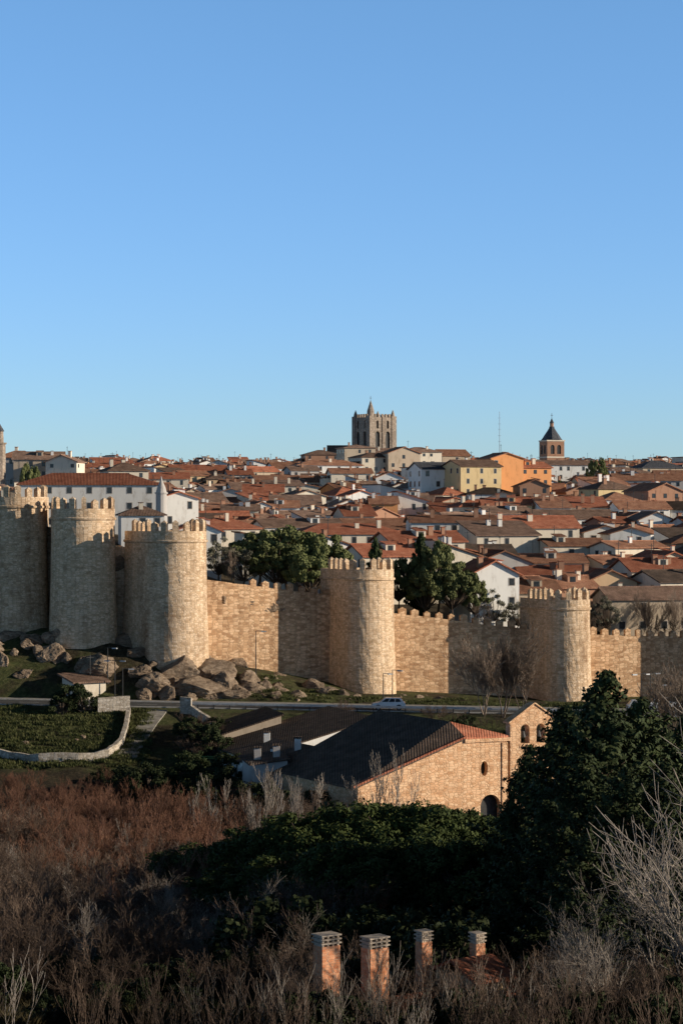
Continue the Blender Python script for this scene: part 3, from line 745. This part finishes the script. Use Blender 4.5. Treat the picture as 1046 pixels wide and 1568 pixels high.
def mono(name, pl, pyl, pr, pyr, D, depth, aldeg, hw, wm, rm, drop=6):
    al_ = rad(aldeg); c_, s_ = math.cos(al_), math.sin(al_)
    x0 = X(pl, D); x1 = X(pr, D); w = (x1-x0)/c_; D1 = D+w*s_
    z0 = Z(pyl, D); z1 = Z(pyr, D1); zb = H((x0+x1)/2, D)-1.5
    P = lambda u, v_, z: (c_*u-s_*v_, s_*u+c_*v_, z)
    mb = MB()
    n = len(mb.v)
    for v_ in (0, depth): mb.v += [P(0, v_, zb), P(w, v_, zb), P(w, v_, z1), P(0, v_, z0)]
    for f in ((0, 1, 2, 3), (1, 5, 6, 2), (5, 4, 7, 6), (4, 0, 3, 7)): mb.f.append(tuple(n+i for i in f)); mb.m.append(0)
    mb.slab([P(-.4, -.35, z0+.12), P(w+.3, -.35, z1+.22), P(w+.3, depth+.3, z1+.22), P(-.4, depth+.3, z0+.12)], .16, 1)
    nW = int(w/3)
    for i in range(nW):
        u = w*(i+.5)/nW; zt_ = z0+(z1-z0)*u/w-.9
        a = P(u, 0, 0)
        M4 = Matrix.Translation((a[0], a[1], 0)) @ Matrix.Rotation(al_, 4, 'Z')
        if hw: mb.box(-.4, .4, -.04, .02, zt_-1.0, zt_, 2, M4)
    for u in (w*.25, w*.8)[:R.choice((1, 2))]:
        zc = z0+(z1-z0)*u/w; a = P(u, depth*.35, 0); mb.box(a[0]-.35, a[0]+.35, a[1]-.3, a[1]+.3, zc-.3, zc+1.3, 0); mb.box(a[0]-.45, a[0]+.45, a[1]-.4, a[1]+.4, zc+1.35, zc+1.5, 1)
    return mb.obj(name, [wm, rm, M['glass']], (x0, D, 0))
mono('outbuilding', 385, 1163, 575, 1102, 252, 16, 20, True, WALLS[0], ROOFS[3])  # outbuilding and farmhouse roofs use the tile with shade in its colour
mono('outbuilding', 387, 1172, 440, 1165, 232, 8, 10, True, WALLS[5], ROOFS[3])
mono('outbuilding', 430, 1180, 497, 1150, 236, 12, 28, False, WALLS[0], ROOFS[3])
mono('farmhouse', 300, 1140, 430, 1096, 266, 10, 14, True, WALLS[3], ROOFS[3])
xh, yh = X(122, 292), 297; house('roadside_hut', xh, yh, 4.6, 3.4, H(xh, yh), Z(1042, yh), rad(35), 'shed', WALLS[1], ROOFS[1], .3, True, .5, 0)
mb = MB(); p0 = Vector((X(268, 258), 258)); p1 = Vector((X(395, 258), 256))
for i in range(9):
    q = p0.lerp(p1, i/8); z = H(q.x, q.y); mb.cyl((q.x, q.y), .04, z-.2, z+2.0, .04, 6)
for i in range(60):
    q = p0.lerp(p1, i/59); z = H(q.x, q.y); mb.box(q.x-.012, q.x+.012, q.y-.012, q.y+.012, z, z+1.9)
for h in (.1, .5, .9, 1.3, 1.7, 1.9):
    mb.box(p0.x, p1.x, 256.99, 257.01, H(p0.x, 257)+h, H(p0.x, 257)+h+.03)
mb.obj('mesh_fence', [M['fence']])

# ------------------------------------------------------------------ street lamps
def lamp(px, D, h, two=False):
    x = X(px, D); z = H(x, D); mb = MB()
    mb.cyl((0, 0), .13, -.2, .5, .11, 8); mb.cyl((0, 0), .08, .5, h, .05, 8)
    for s_ in ((1, -1) if two else (1,)):
        mb.box(min(0, s_*1.1), max(0, s_*1.1), -.03, .03, h-.08, h); mb.box(min(s_*.7, s_*1.4), max(s_*.7, s_*1.4), -.14, .14, h-.2, h-.05, 1)
    mb.obj('street_lamp', [M['darksteel'], M['steel']], (x, D, z), R.uniform(-.5, .5))
for a in ((176, 296, 5.2, True), (188, 284, 5.0), (165, 298, 4.6), (601, 296, 4.6), (587, 300, 4), (392, 305, 6.5), (982, 297, 4.6, True), (996, 296, 4.8), (1004, 284, 4.2)): lamp(*a)

# ------------------------------------------------------------------ cars
def car(px, D, yaw, paint, name='parked_car'):
    x = X(px, D); z = (rz(x) if D < 296 else H(x, D))+.03
    par = empty(name); par.location = (x, D, z); par.rotation_euler = (0, 0, yaw)
    hl, hw = 2.12, .88
    def arc(cx, r, n=7): return [(cx-r*math.cos(math.pi*i/n), .34+r*math.sin(math.pi*i/n)) for i in range(n+1)]
    prof = [(-hl, .35)]+arc(-1.3, .4)+arc(1.32, .4)+[(hl-.02, .35), (hl, .62), (hl-.12, .86), (1.15, 1.02), (-1.75, 1.06), (-hl+.04, .95)]
    mb = MB()
    ins = lambda z_: hw-(.05 if z_ > .9 or z_ < .4 else 0)
    a = [(p, -ins(q), q) for p, q in prof]; c = [(p, ins(q), q) for p, q in prof]
    n = len(mb.v); k = len(prof); mb.v += a+c
    mb.f.append(tuple(n+i for i in range(k))); mb.m.append(0); mb.f.append(tuple(n+k+i for i in reversed(range(k)))); mb.m.append(0)
    for i in range(k):
        j = (i+1) % k; mb.f.append((n+j, n+i, n+k+i, n+k+j)); mb.m.append(0)
    lo = [(1.2, -.82, 1.0), (1.2, .82, 1.0), (-1.95, .82, 1.0), (-1.95, -.82, 1.0)]; hi = [(.45, -.64, 1.52), (.45, .64, 1.52), (-1.55, .64, 1.5), (-1.55, -.64, 1.5)]
    hi2 = [(.3, -.6, 1.58), (.3, .6, 1.58), (-1.4, .6, 1.57), (-1.4, -.6, 1.57)]
    mb.loft([lo, hi, hi2], 0)
    def lerp(p, q, t): return tuple(p[i]+(q[i]-p[i])*t for i in range(3))
    for sy in (-1, 1):
        for u0, u1 in ((.07, .33), (.36, .62), (.65, .9)):
            f = []
            for (u, t) in ((u0, .12), (u1, .12), (u1-.01, .9), (u0+.02, .9)):
                l_ = lerp((1.2, .82*sy, 1.0), (-1.95, .82*sy, 1.0), u); h_ = lerp((.45, .64*sy, 1.52), (-1.55, .64*sy, 1.5), u)
                q = lerp(l_, h_, t); f.append((q[0], q[1]+.012*sy, q[2]))
            mb.face(f, 1)
    for (p0_, p1_, q0_, q1_, dx) in ((lo[0], lo[1], hi[0], hi[1], .012), (lo[3], lo[2], hi[3], hi[2], -.012)):
        f = [lerp(lerp(p0_, p1_, .08), lerp(q0_, q1_, .08), .12), lerp(lerp(p0_, p1_, .92), lerp(q0_, q1_, .92), .12), lerp(lerp(p0_, p1_, .92), lerp(q0_, q1_, .92), .92), lerp(lerp(p0_, p1_, .08), lerp(q0_, q1_, .08), .92)]
        mb.face([(a_+dx, b_, c_+.01) for a_, b_, c_ in f], 1)
    for sy in (-.72, .72):
        mb.box(hl-.16, hl-.02, sy-.14, sy+.14, .66, .8, 3); mb.box(-hl-.01, -hl+.08, sy-.1, sy+.1, .7, .92, 4)
        mb.box(.85, 1.02, sy*1.28-.08, sy*1.28+.08, 1.02, 1.14, 0)
    mb.box(hl-.03, hl+.015, -.35, .35, .5, .6, 2)
    mb.obj('body', [paint, M['glass'], M['rubber'], M['steel'], ROOFS[2]], parent=par)
    for wx in (-1.3, 1.32):
        for sy in (-1, 1):
            w = MB()
            w.loft([[(.33*math.cos(i*math.pi/8), yy, .33*math.sin(i*math.pi/8)) for i in range(16)] for yy in (-.11, .11)], 0)
            w.loft([[(.2*math.cos(i*math.pi/8), yy, .2*math.sin(i*math.pi/8)) for i in range(16)] for yy in (-.12, .12)], 1)
            w.obj('wheel', [M['rubber'], M['steel']], (wx, sy*.78, .33), parent=par)
car(595, 288.3, math.pi, M['carwhite'], 'white_car')
car(985, 291.8, 0, M['carred']); car(1018, 298, .1, M['carwhite'])

# ------------------------------------------------------------------ foreground house with chimneys
fh = empty('riverside_house'); Dh = 84; zr_ = Z(1522, Dh); xc = X(630, Dh); fyaw = rad(34); fh.location = (xc, Dh, 0); fh.rotation_euler = (0, 0, fyaw)
mb = MB(); w = 8.4; d = 6.5
mb.box(-w/2, w/2, -d/2, d/2, -24, zr_-1.6, 0)
for sx in (-1, 1):
    mb.face([(sx*w/2, -d/2, zr_-1.6), (sx*w/2, d/2, zr_-1.6), (sx*w/2, 0, zr_-.1)], 0)
mb.slab([(-w/2-.4, -d/2-.4, zr_-1.65), (w/2+.4, -d/2-.4, zr_-1.65), (w/2+.4, 0, zr_), (-w/2-.4, 0, zr_)], .18, 1)
mb.slab([(w/2+.4, d/2+.4, zr_-1.65), (-w/2-.4, d/2+.4, zr_-1.65), (-w/2-.4, 0, zr_), (w/2+.4, 0, zr_)], .18, 1)
mb.box(2.0, 3.5, -1.2, 1.2, zr_-1.5, zr_+.5, 0)
mb.slab([(1.8, -1.5, zr_+.45), (3.8, -1.5, zr_+.45), (3.8, 0, zr_+1.05), (1.8, 0, zr_+1.05)], .12, 1)
mb.slab([(3.8, 1.5, zr_+.45), (1.8, 1.5, zr_+.45), (1.8, 0, zr_+1.05), (3.8, 0, zr_+1.05)], .12, 1)
for i in range(3): mb.box(-3+i*2.8, -2+i*2.8, -d/2-.03, -d/2+.01, zr_-3.6, zr_-2.4, 2)
mb.obj('walls_and_roof', [WALLS[2], ROOFS[2], M['glass']], (0, 0, 0), 0, fh)
for px, pyt, hw_ in ((501, 1430, .38), (573, 1434, .40), (651, 1425, .23), (738, 1428, .21)):
    cy = -.8 if hw_ > .3 else .9
    cx = (X(px, Dh)-xc+math.sin(fyaw)*cy)/math.cos(fyaw); yw_ = Dh+math.sin(fyaw)*cx+math.cos(fyaw)*cy; ztp = Z(pyt, yw_); mb = MB()
    hd = .3 if hw_ > .3 else .22
    mb.box(cx-hw_, cx+hw_, cy-hd, cy+hd, zr_-1.0, ztp-.42, 0)
    for j in range(3):
        z_ = ztp-.42+j*.14
        mb.box(cx-hw_-.04, cx+hw_+.04, cy-hd-.04, cy+hd+.04, z_+.08, z_+.13, 1)
        for q in np.linspace(-hw_+.06, hw_-.06, 4): mb.box(cx+q-.04, cx+q+.04, cy-hd+.03, cy+hd-.03, z_, z_+.08, 1)
    mb.box(cx-hw_+.1, cx+hw_-.1, cy-.15, cy+.15, ztp-.42, ztp-.05, 2)
    mb.obj('brick_chimney', [M['brick'], M['conc'], M['darksteel']], (0, 0, 0), 0, fh)

# ------------------------------------------------------------------ vegetation meshes
def rv(s=1.0): return Vector((R.gauss(0, 1), R.gauss(0, 1), R.gauss(0, 1))).normalized()*s
def bare(stems, height, maxlev, kids, spread, up, r0, ratio=.58, lean=.35, minr=.009, n0=4):
    segs = []
    def br(p, d, L, r, lev):
        n = n0 if lev == 0 else (3 if lev < maxlev else 2)
        for i in range(n):
            d = (d+rv(.16)+Vector((0, 0, up))).normalized()
            q = p+d*(L/n); r2 = max(minr*.6, r*(.8 if lev < 2 else .72))
            segs.append((p, q, max(minr, r), r2)); p = q; r = r2
            if lev < maxlev and (i > 0 or lev > 0):
                for c in range(kids):
                    br(p, (d+rv(spread)).normalized(), L*ratio*R.uniform(.65, 1.15), r*.62, lev+1)
    for s_ in range(stems):
        a = R.uniform(0, 6.3); b0 = Vector((math.cos(a), math.sin(a), 0))
        br(b0*R.uniform(0, .25*min(3, stems-1)), (Vector((0, 0, 1))+b0*lean*R.uniform(.3, 1.2)).normalized(), height*R.uniform(.5, .72), r0, 0)
    return segs
def bush_mesh(name, mat, **k):
    return tree_mesh(name, bare(**k), None, 0, [mat], 3)
BR = [bush_mesh('red_bush%d' % i, M['twig_red'], stems=6, height=3.4, maxlev=3, kids=2, spread=.62, up=.12, r0=.035, minr=.013, n0=3, lean=.8) for i in range(3)]
BB = [bush_mesh('brown_bush%d' % i, M['twig_brown'], stems=6, height=3.4, maxlev=3, kids=2, spread=.68, up=.08, r0=.045, minr=.013, n0=3, lean=1.0) for i in range(4)]
GT = [bush_mesh('grey_tree%d' % i, M['twig_grey'], stems=2, height=9, maxlev=3, kids=2, spread=.75, up=.09, r0=.17, minr=.017, n0=5, lean=.8, ratio=.6) for i in range(4)]
UP = [bush_mesh('upright_tree%d' % i, M['twig_grey'], stems=2, height=8.5, maxlev=3, kids=2, spread=.42, up=.28, r0=.11, minr=.017, n0=5, lean=.16, ratio=.42) for i in range(3)]
SK = [bush_mesh('sapling%d' % i, M['twig_brown'] if i else M['twig_grey'], stems=6, height=2.8, maxlev=2, kids=1, spread=.5, up=.16, r0=.02, minr=.009, n0=5, lean=.6, ratio=.5) for i in range(5)]
BT = [bush_mesh('tan_tree%d' % i, M['twig_tan'], stems=4, height=8, maxlev=4, kids=2, spread=.55, up=.16, r0=.11, minr=.02, n0=4, lean=.5) for i in range(2)]

def pine_mesh(name, hgt, rad_, flat, nb, per, leaf, mat, base=.45, b0=.45, b1=1.15):
    segs = []; C = []; NN = []
    tk = hgt*base; p = Vector((0, 0, -.5)); top = Vector((R.uniform(-.5, .5), R.uniform(-.5, .5), tk))
    for i in range(4):
        q = Vector((0, 0, -.5)).lerp(top, (i+1)/4)+Vector((R.uniform(-.1, .1), R.uniform(-.1, .1), 0)); segs.append((p, q, .28-.03*i, .25-.03*i)); p = q
    cz = hgt-rad_*flat
    for i in range(nb):
        a = R.uniform(0, 6.283); u = R.uniform(-.25, 1)
        rr = math.sqrt(max(0, 1-u*u)) if u > 0 else 1+u*.8
        k = R.uniform(.7, 1.0)*(1+.12*math.sin(a*3+i*.1))
        c = Vector((math.cos(a)*rr*rad_*k, math.sin(a)*rr*rad_*k, cz+u*rad_*flat*k))
        mid = top.lerp(c, .5)+Vector((0, 0, -.3)); segs.append((top, mid, .10, .06)); segs.append((mid, c, .06, .025))
        br_ = R.uniform(b0, b1)*rad_/4.2
        dr = NR.normal(size=(per, 3)); dr[:, 2] = np.where(dr[:, 2] < 0, dr[:, 2]*.5, dr[:, 2]); dr /= np.linalg.norm(dr, axis=1, keepdims=True)
        pts = dr*(br_*(.5+.55*NR.rand(per, 1)**.6)); pts[:, 2] *= .72
        pts += NR.normal(size=(per, 3))*.07
        C.append(pts+np.array(c)); NN.append(dr)
    return tree_mesh(name, segs, np.concatenate(C), leaf, [M['bark'], mat], 6, 1.6, np.concatenate(NN))
PN = [pine_mesh('pine%d' % i, 8.5, 4.6, .62, 110, 230, .15, M['pine'], .4, .4, .9) for i in range(3)]
PT = [pine_mesh('town_pine%d' % i, 8.5, 4.2, .8, 60, 210, .24, M['tpine'], .3, .4, 1.0) for i in range(3)]
OL = [pine_mesh('pale_tree%d' % i, 7, 3.2, 1.1, 34, 90, .18, M['olive'], .25) for i in range(2)]
IV = [pine_mesh('shrub%d' % i, 3.0, 2.2, .9, 36, 150, .13, M['ivy'], .1) for i in range(3)]
def conifer_mesh(name, h, r, nb, per, leaf, mat):
    segs = [(Vector((0, 0, -.5)), Vector((0, 0, h*.5)), .28, .16), (Vector((0, 0, h*.5)), Vector((0, 0, h)), .16, .02)]; C = []; NN = []
    for i in range(nb):
        t = (i+R.random())/nb; z = h*(.06+.94*t); a = R.uniform(0, 6.283)
        L = r*(1-t)**.8*R.uniform(.4, 1.3)*(1+.2*math.sin(a*3+t*9))+.15
        d = Vector((math.cos(a), math.sin(a), R.uniform(.25, .8)))
        p = Vector((0, 0, z)); q = p+d*L; segs.append((p, q, .04*(1.1-t)+.01, .01))
        n = max(14, int(per*L/r)); u = NR.rand(n, 1)**.55
        o = NR.normal(size=(n, 3))*(.06+.09*(1-u)+.035*r/3)*np.array([1, 1, .8])
        C.append(np.array(p)+np.array(d*L)*u + o); NN.append(o*3+np.array([d.x*.6, d.y*.6, .5]))
    return tree_mesh(name, segs, np.concatenate(C), leaf, [M['bark'], mat], 5, 1.9, np.concatenate(NN))
CF = [conifer_mesh('conifer%d' % i, 14.5, 4.5, 350, 150, .145, M['conif']) for i in range(3)]
CT = [conifer_mesh('town_conifer', 9, 3.4, 180, 80, .3, M['conif'])]
def tuft(name, n, h, mat, spread=.35, wd=.014):
    V = []; Q = []
    for i in range(n):
        a = R.uniform(0, 6.3); r = R.uniform(0, spread); b = Vector((math.cos(a)*r, math.sin(a)*r, -.05)); a2 = R.uniform(0, 6.3)
        o_ = Vector((math.cos(a2), math.sin(a2), 0)); w = Vector((-o_.y, o_.x, 0))*wd; hh = h*R.uniform(.5, 1.1)
        m_ = b+o_*hh*.2+Vector((0, 0, hh*.6)); t_ = b+o_*hh*.55+Vector((0, 0, hh*.95))
        k = len(V); V += [tuple(b-w), tuple(b+w), tuple(m_+w), tuple(m_-w), tuple(t_+w*.2), tuple(t_-w*.2)]
        Q += [(k, k+1, k+2, k+3), (k+3, k+2, k+4, k+5)]
    return fast_mesh(name, V, Q, np.zeros(len(Q)), [mat])
TF = [tuft('tuft%d' % i, 170, .75, M['straw'], .35) for i in range(3)]
TG = [tuft('lawn_tuft%d' % i, 140, .32, M['lawn'], .9, .03) for i in range(3)]

def put(lst, name, px, D, s=1.0, par=None, sz=None, dz=0):
    x = X(px, D); return place(R.choice(lst), name, (x, D, H(x, D)+dz), R.uniform(0, 6.3), (s, s, (sz or s)), par)
th = empty('bare_shrub_thicket')
n = 0
while n < 540:
    D = 90+ (248-90)*R.random()**.9; px = R.uniform(-110, 560)
    if D < 112 and px < 400 and R.random() < .4: continue
    x = X(px, D)
    red = sst(100, 150, D)*(1 if px < 360 else .4)*(.55+.45*math.sin(x*.13+D*.05))
    if D > 212 and px > 360: continue
    if D > 236 and px > 190: continue
    dens = math.sin(x*.35+D*.11)+math.sin(D*.17-x*.2)
    if dens < -1.1: continue
    s = R.uniform(.65, 1.15)*(1.0 if D < 215 else .6)*(.75 if D < 112 else 1)
    put(BR if R.random() < red else BB, 'bare_shrub', px, D, s, th, s*R.uniform(.8, 1.15)); n += 1
for i in range(60):
    D = R.uniform(120, 205); put(BB, 'bare_shrub', R.uniform(540, 1150), D, R.uniform(.6, 1.0), th)
for i in range(46):
    D = R.uniform(262, 282); put(BB, 'bare_shrub', R.uniform(430, 960), D, R.uniform(.4, .7), th)
for px, D, s in ((300, 200, .7), (345, 205, .8), (330, 190, .65), (405, 200, .9), (425, 205, .95), (445, 195, .85), (465, 200, .8), (490, 208, .8), (555, 212, .7), (600, 212, .98), (390, 190, .7), (200, 185, .5), (575, 210, .8), (415, 190, .8), (620, 211, .7)):
    put(UP, 'bare_poplar_tree', px, D, s)
for px, D, s in ((742, 284, .9), (770, 283, 1.05), (800, 284, .9), (1030, 270, .9), (1060, 268, 1.0)): put(BT, 'bare_tree', px, D, s)
for px, D, top in ((330, 150, 1300), (385, 146, 1280), (440, 142, 1265), (500, 140, 1245), (560, 143, 1234), (620, 140, 1234), (690, 140, 1243), (745, 146, 1256),
                   (640, 128, 1285), (545, 126, 1300), (720, 124, 1300), (790, 134, 1280), (470, 130, 1310), (400, 132, 1330)):
    x = X(px, D); g_ = H(x, D); s = (Z(top, D)-g_)/8.5
    place(R.choice(PN), 'pine_tree', (x, D, g_), R.uniform(0, 6.3), (max(.85, s)*1.1, max(.85, s), s))
for px, D, top, k in ((928, 112, 1033, 1.05), (866, 120, 1085, 1.0), (812, 130, 1145, .85), (985, 116, 1075, 1.05), (1050, 122, 1100, 1.0), (895, 102, 1160, 1.05), (785, 124, 1215, .8), (960, 98, 1180, 1.05), (840, 106, 1230, 1.0), (1020, 104, 1170, 1.0), (900, 93, 1280, 1.05), (790, 104, 1320, .95), (1075, 108, 1145, 1)):
    x = X(px, D); g_ = H(x, D); s = (Z(top, D)-g_)/14.5
    place(R.choice(CF), 'conifer_tree', (x, D, g_), R.uniform(0, 6.3), (s*k*1.1, s*k*1.1, s))
for px, D, s in ((995, 82, .6), (1065, 86, .92), (1098, 82, 1.0), (910, 84, .4), (1035, 80, .68), (850, 82, .34), (950, 79, .45), (1105, 94, 1.2), (880, 78, .34)):
    put(GT, 'bare_tree', px, D, s)
for px, D, s in ((420, 95, .38), (350, 110, .45), (470, 104, .45), (560, 98, .35), (400, 120, .5), (430, 112, .4)): put(GT, 'bare_tree', px, D, s)
for i in range(34):
    D = R.uniform(104, 180); put(GT, 'bare_sapling', R.uniform(-60, 400), D, R.uniform(.28, .45), th)
fs = empty('front_sapling_thicket')
for i in range(80):
    D = R.uniform(70, 80); px = R.uniform(330, 1100) if R.random() < .85 else R.uniform(-60, 400)
    put(SK, 'sapling', px, D, R.uniform(.5, 1.15), fs)
for i in range(90):
    D = R.uniform(76, 98); put(BB, 'bare_shrub', R.uniform(440, 1120), D, R.uniform(.35, .7), fs)
dg = empty('dry_grass_patch')
for i in range(650):
    D = R.uniform(84, 112); px = R.uniform(-60, 430)
    put(TF, 'grass_tuft', px, D, R.uniform(.5, 1.2), dg)
lg = empty('lawn_grass')
for i in range(700):
    D = R.uniform(262, 284); px = R.uniform(-60, 230)
    put(TG, 'lawn_tuft', px, D, R.uniform(.6, 1.4), lg)
for i in range(300):
    D = R.uniform(297, 308); px = R.uniform(380, 1050)
    put(TG, 'lawn_tuft', px, D, R.uniform(.6, 1.4), lg)
ds = empty('evergreen_shrub_mass')
for px, D, s in ((200, 240, 1.1), (225, 236, 1.2), (255, 238, 1.1), (285, 240, 1.2), (310, 244, 1), (180, 246, .9), (150, 244, .7), (340, 232, 1.3), (360, 246, 1.2), (290, 252, 1.1), (395, 222, 1.2),
                 (430, 220, 1), (300, 226, 1.2), (110, 284, 1.0), (95, 281, .8), (128, 282, .9), (310, 268, 1.2), (335, 264, 1.2), (290, 272, .9), (860, 262, 1.4), (900, 264, 1.4), (500, 226, 1.2), (520, 170, 2), (620, 172, 1.6), (440, 165, 1.8)):
    put(IV, 'evergreen_shrub', px, D, s, ds)
for i in range(70): put(IV, 'evergreen_shrub', R.uniform(400, 1120), R.uniform(88, 124), R.uniform(.7, 1.35), ds)
for i in range(30): put(IV, 'evergreen_shrub', R.uniform(440, 1100), R.uniform(74, 79), R.uniform(.35, .62), ds)
for i in range(24): put(IV, 'evergreen_shrub', R.uniform(-40, 430), R.uniform(84, 104), R.uniform(.3, .7), ds)
for i in range(16): put(IV, 'evergreen_shrub', R.uniform(290, 900), R.uniform(264, 280), R.uniform(.5, .9), ds)
for i in range(14): put(BB, 'bare_shrub', R.uniform(285, 345), R.uniform(262, 276), .7, th)
def tt_(lst, name, px, D, top, wpx):
    x = X(px, D); g_ = H(x, D)
    hh = max(v_.co.z for v_ in lst[0].vertices); rr = max(v_.co.x for v_ in lst[0].vertices)
    sz = (Z(top, D)-g_)/hh; sw = wpx/F*D/rr
    place(R.choice(lst), name, (x, D, g_), R.uniform(0, 6.3), (sw, sw, sz))
for a in ((395, 344, 812, 58), (445, 344, 800, 68), (492, 343, 816, 54), (425, 335, 832, 54), (475, 332, 842, 50), (515, 345, 838, 34), (612, 352, 850, 32), (655, 340, 868, 44), (695, 340, 856, 46), (724, 343, 882, 28), (465, 350, 810, 46), (668, 350, 822, 44)):
    tt_(PT, 'pine_tree', *a)
for a in ((575, 352, 820, 30), (645, 353, 814, 44)): tt_(CT, 'conifer_tree', *a)
for a in ((335, 335, 820, 30), (370, 334, 832, 32), (790, 346, 915, 26), (925, 350, 910, 30), (550, 346, 880, 20), (755, 348, 900, 26), (840, 420, 850, 18), (940, 560, 765, 20)):
    tt_(OL, 'pale_tree', *a)
for a in ((1000, 352, 900, 40), (1040, 352, 896, 34), (905, 350, 905, 22), (355, 333, 828, 26)): tt_(BT, 'bare_tree', *a)
for a in ((915, 700, 697, 20), (46, 600, 704, 20), (860, 700, 735, 18)): tt_(PT, 'pine_tree', *a)
for px in (750, 820, 980, 1030): put(BB, 'bare_shrub', px, 342, 1.0, th)

# ------------------------------------------------------------------ camera, light, sky
cam = bpy.data.cameras.new('camera'); co = bpy.data.objects.new('camera', cam); COL.objects.link(co)
co.location = (0, 0, 0); co.rotation_euler = (rad(90), 0, 0)
cam.sensor_fit = 'HORIZONTAL'; cam.sensor_width = 24; cam.lens = 24*F/1046.0
cam.clip_start = .5; cam.clip_end = 20000
scene.camera = co
SAZ = rad(79); SEL = rad(15)
dsun = Vector((math.sin(SAZ)*math.cos(SEL), -math.cos(SAZ)*math.cos(SEL), math.sin(SEL)))
sl = bpy.data.lights.new('sun', 'SUN'); so = bpy.data.objects.new('sun', sl); COL.objects.link(so)
sl.energy = 5.0; sl.angle = rad(.5); sl.color = (1, .87, .70)
so.rotation_euler = dsun.to_track_quat('Z', 'Y').to_euler(); so.location = (100, -50, 60)
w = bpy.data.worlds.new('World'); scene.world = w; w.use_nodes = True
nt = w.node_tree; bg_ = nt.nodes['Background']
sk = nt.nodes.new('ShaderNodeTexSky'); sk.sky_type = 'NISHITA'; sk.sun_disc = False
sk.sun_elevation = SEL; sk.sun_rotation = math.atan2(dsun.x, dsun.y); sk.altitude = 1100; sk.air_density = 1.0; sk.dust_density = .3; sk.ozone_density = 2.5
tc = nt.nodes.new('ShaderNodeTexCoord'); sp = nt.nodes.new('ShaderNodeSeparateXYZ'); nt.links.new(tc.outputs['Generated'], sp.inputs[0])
# added sky multiplier over elevation: tinted low band, dimmed overhead to cut fill light
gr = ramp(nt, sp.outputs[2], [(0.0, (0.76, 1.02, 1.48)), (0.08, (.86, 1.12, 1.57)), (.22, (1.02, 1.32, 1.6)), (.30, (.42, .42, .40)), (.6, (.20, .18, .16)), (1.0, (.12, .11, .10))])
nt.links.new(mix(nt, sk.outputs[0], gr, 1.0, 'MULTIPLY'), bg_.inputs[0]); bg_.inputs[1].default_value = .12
scene.view_settings.view_transform = 'Standard'; scene.view_settings.look = 'None'; scene.view_settings.exposure = 0
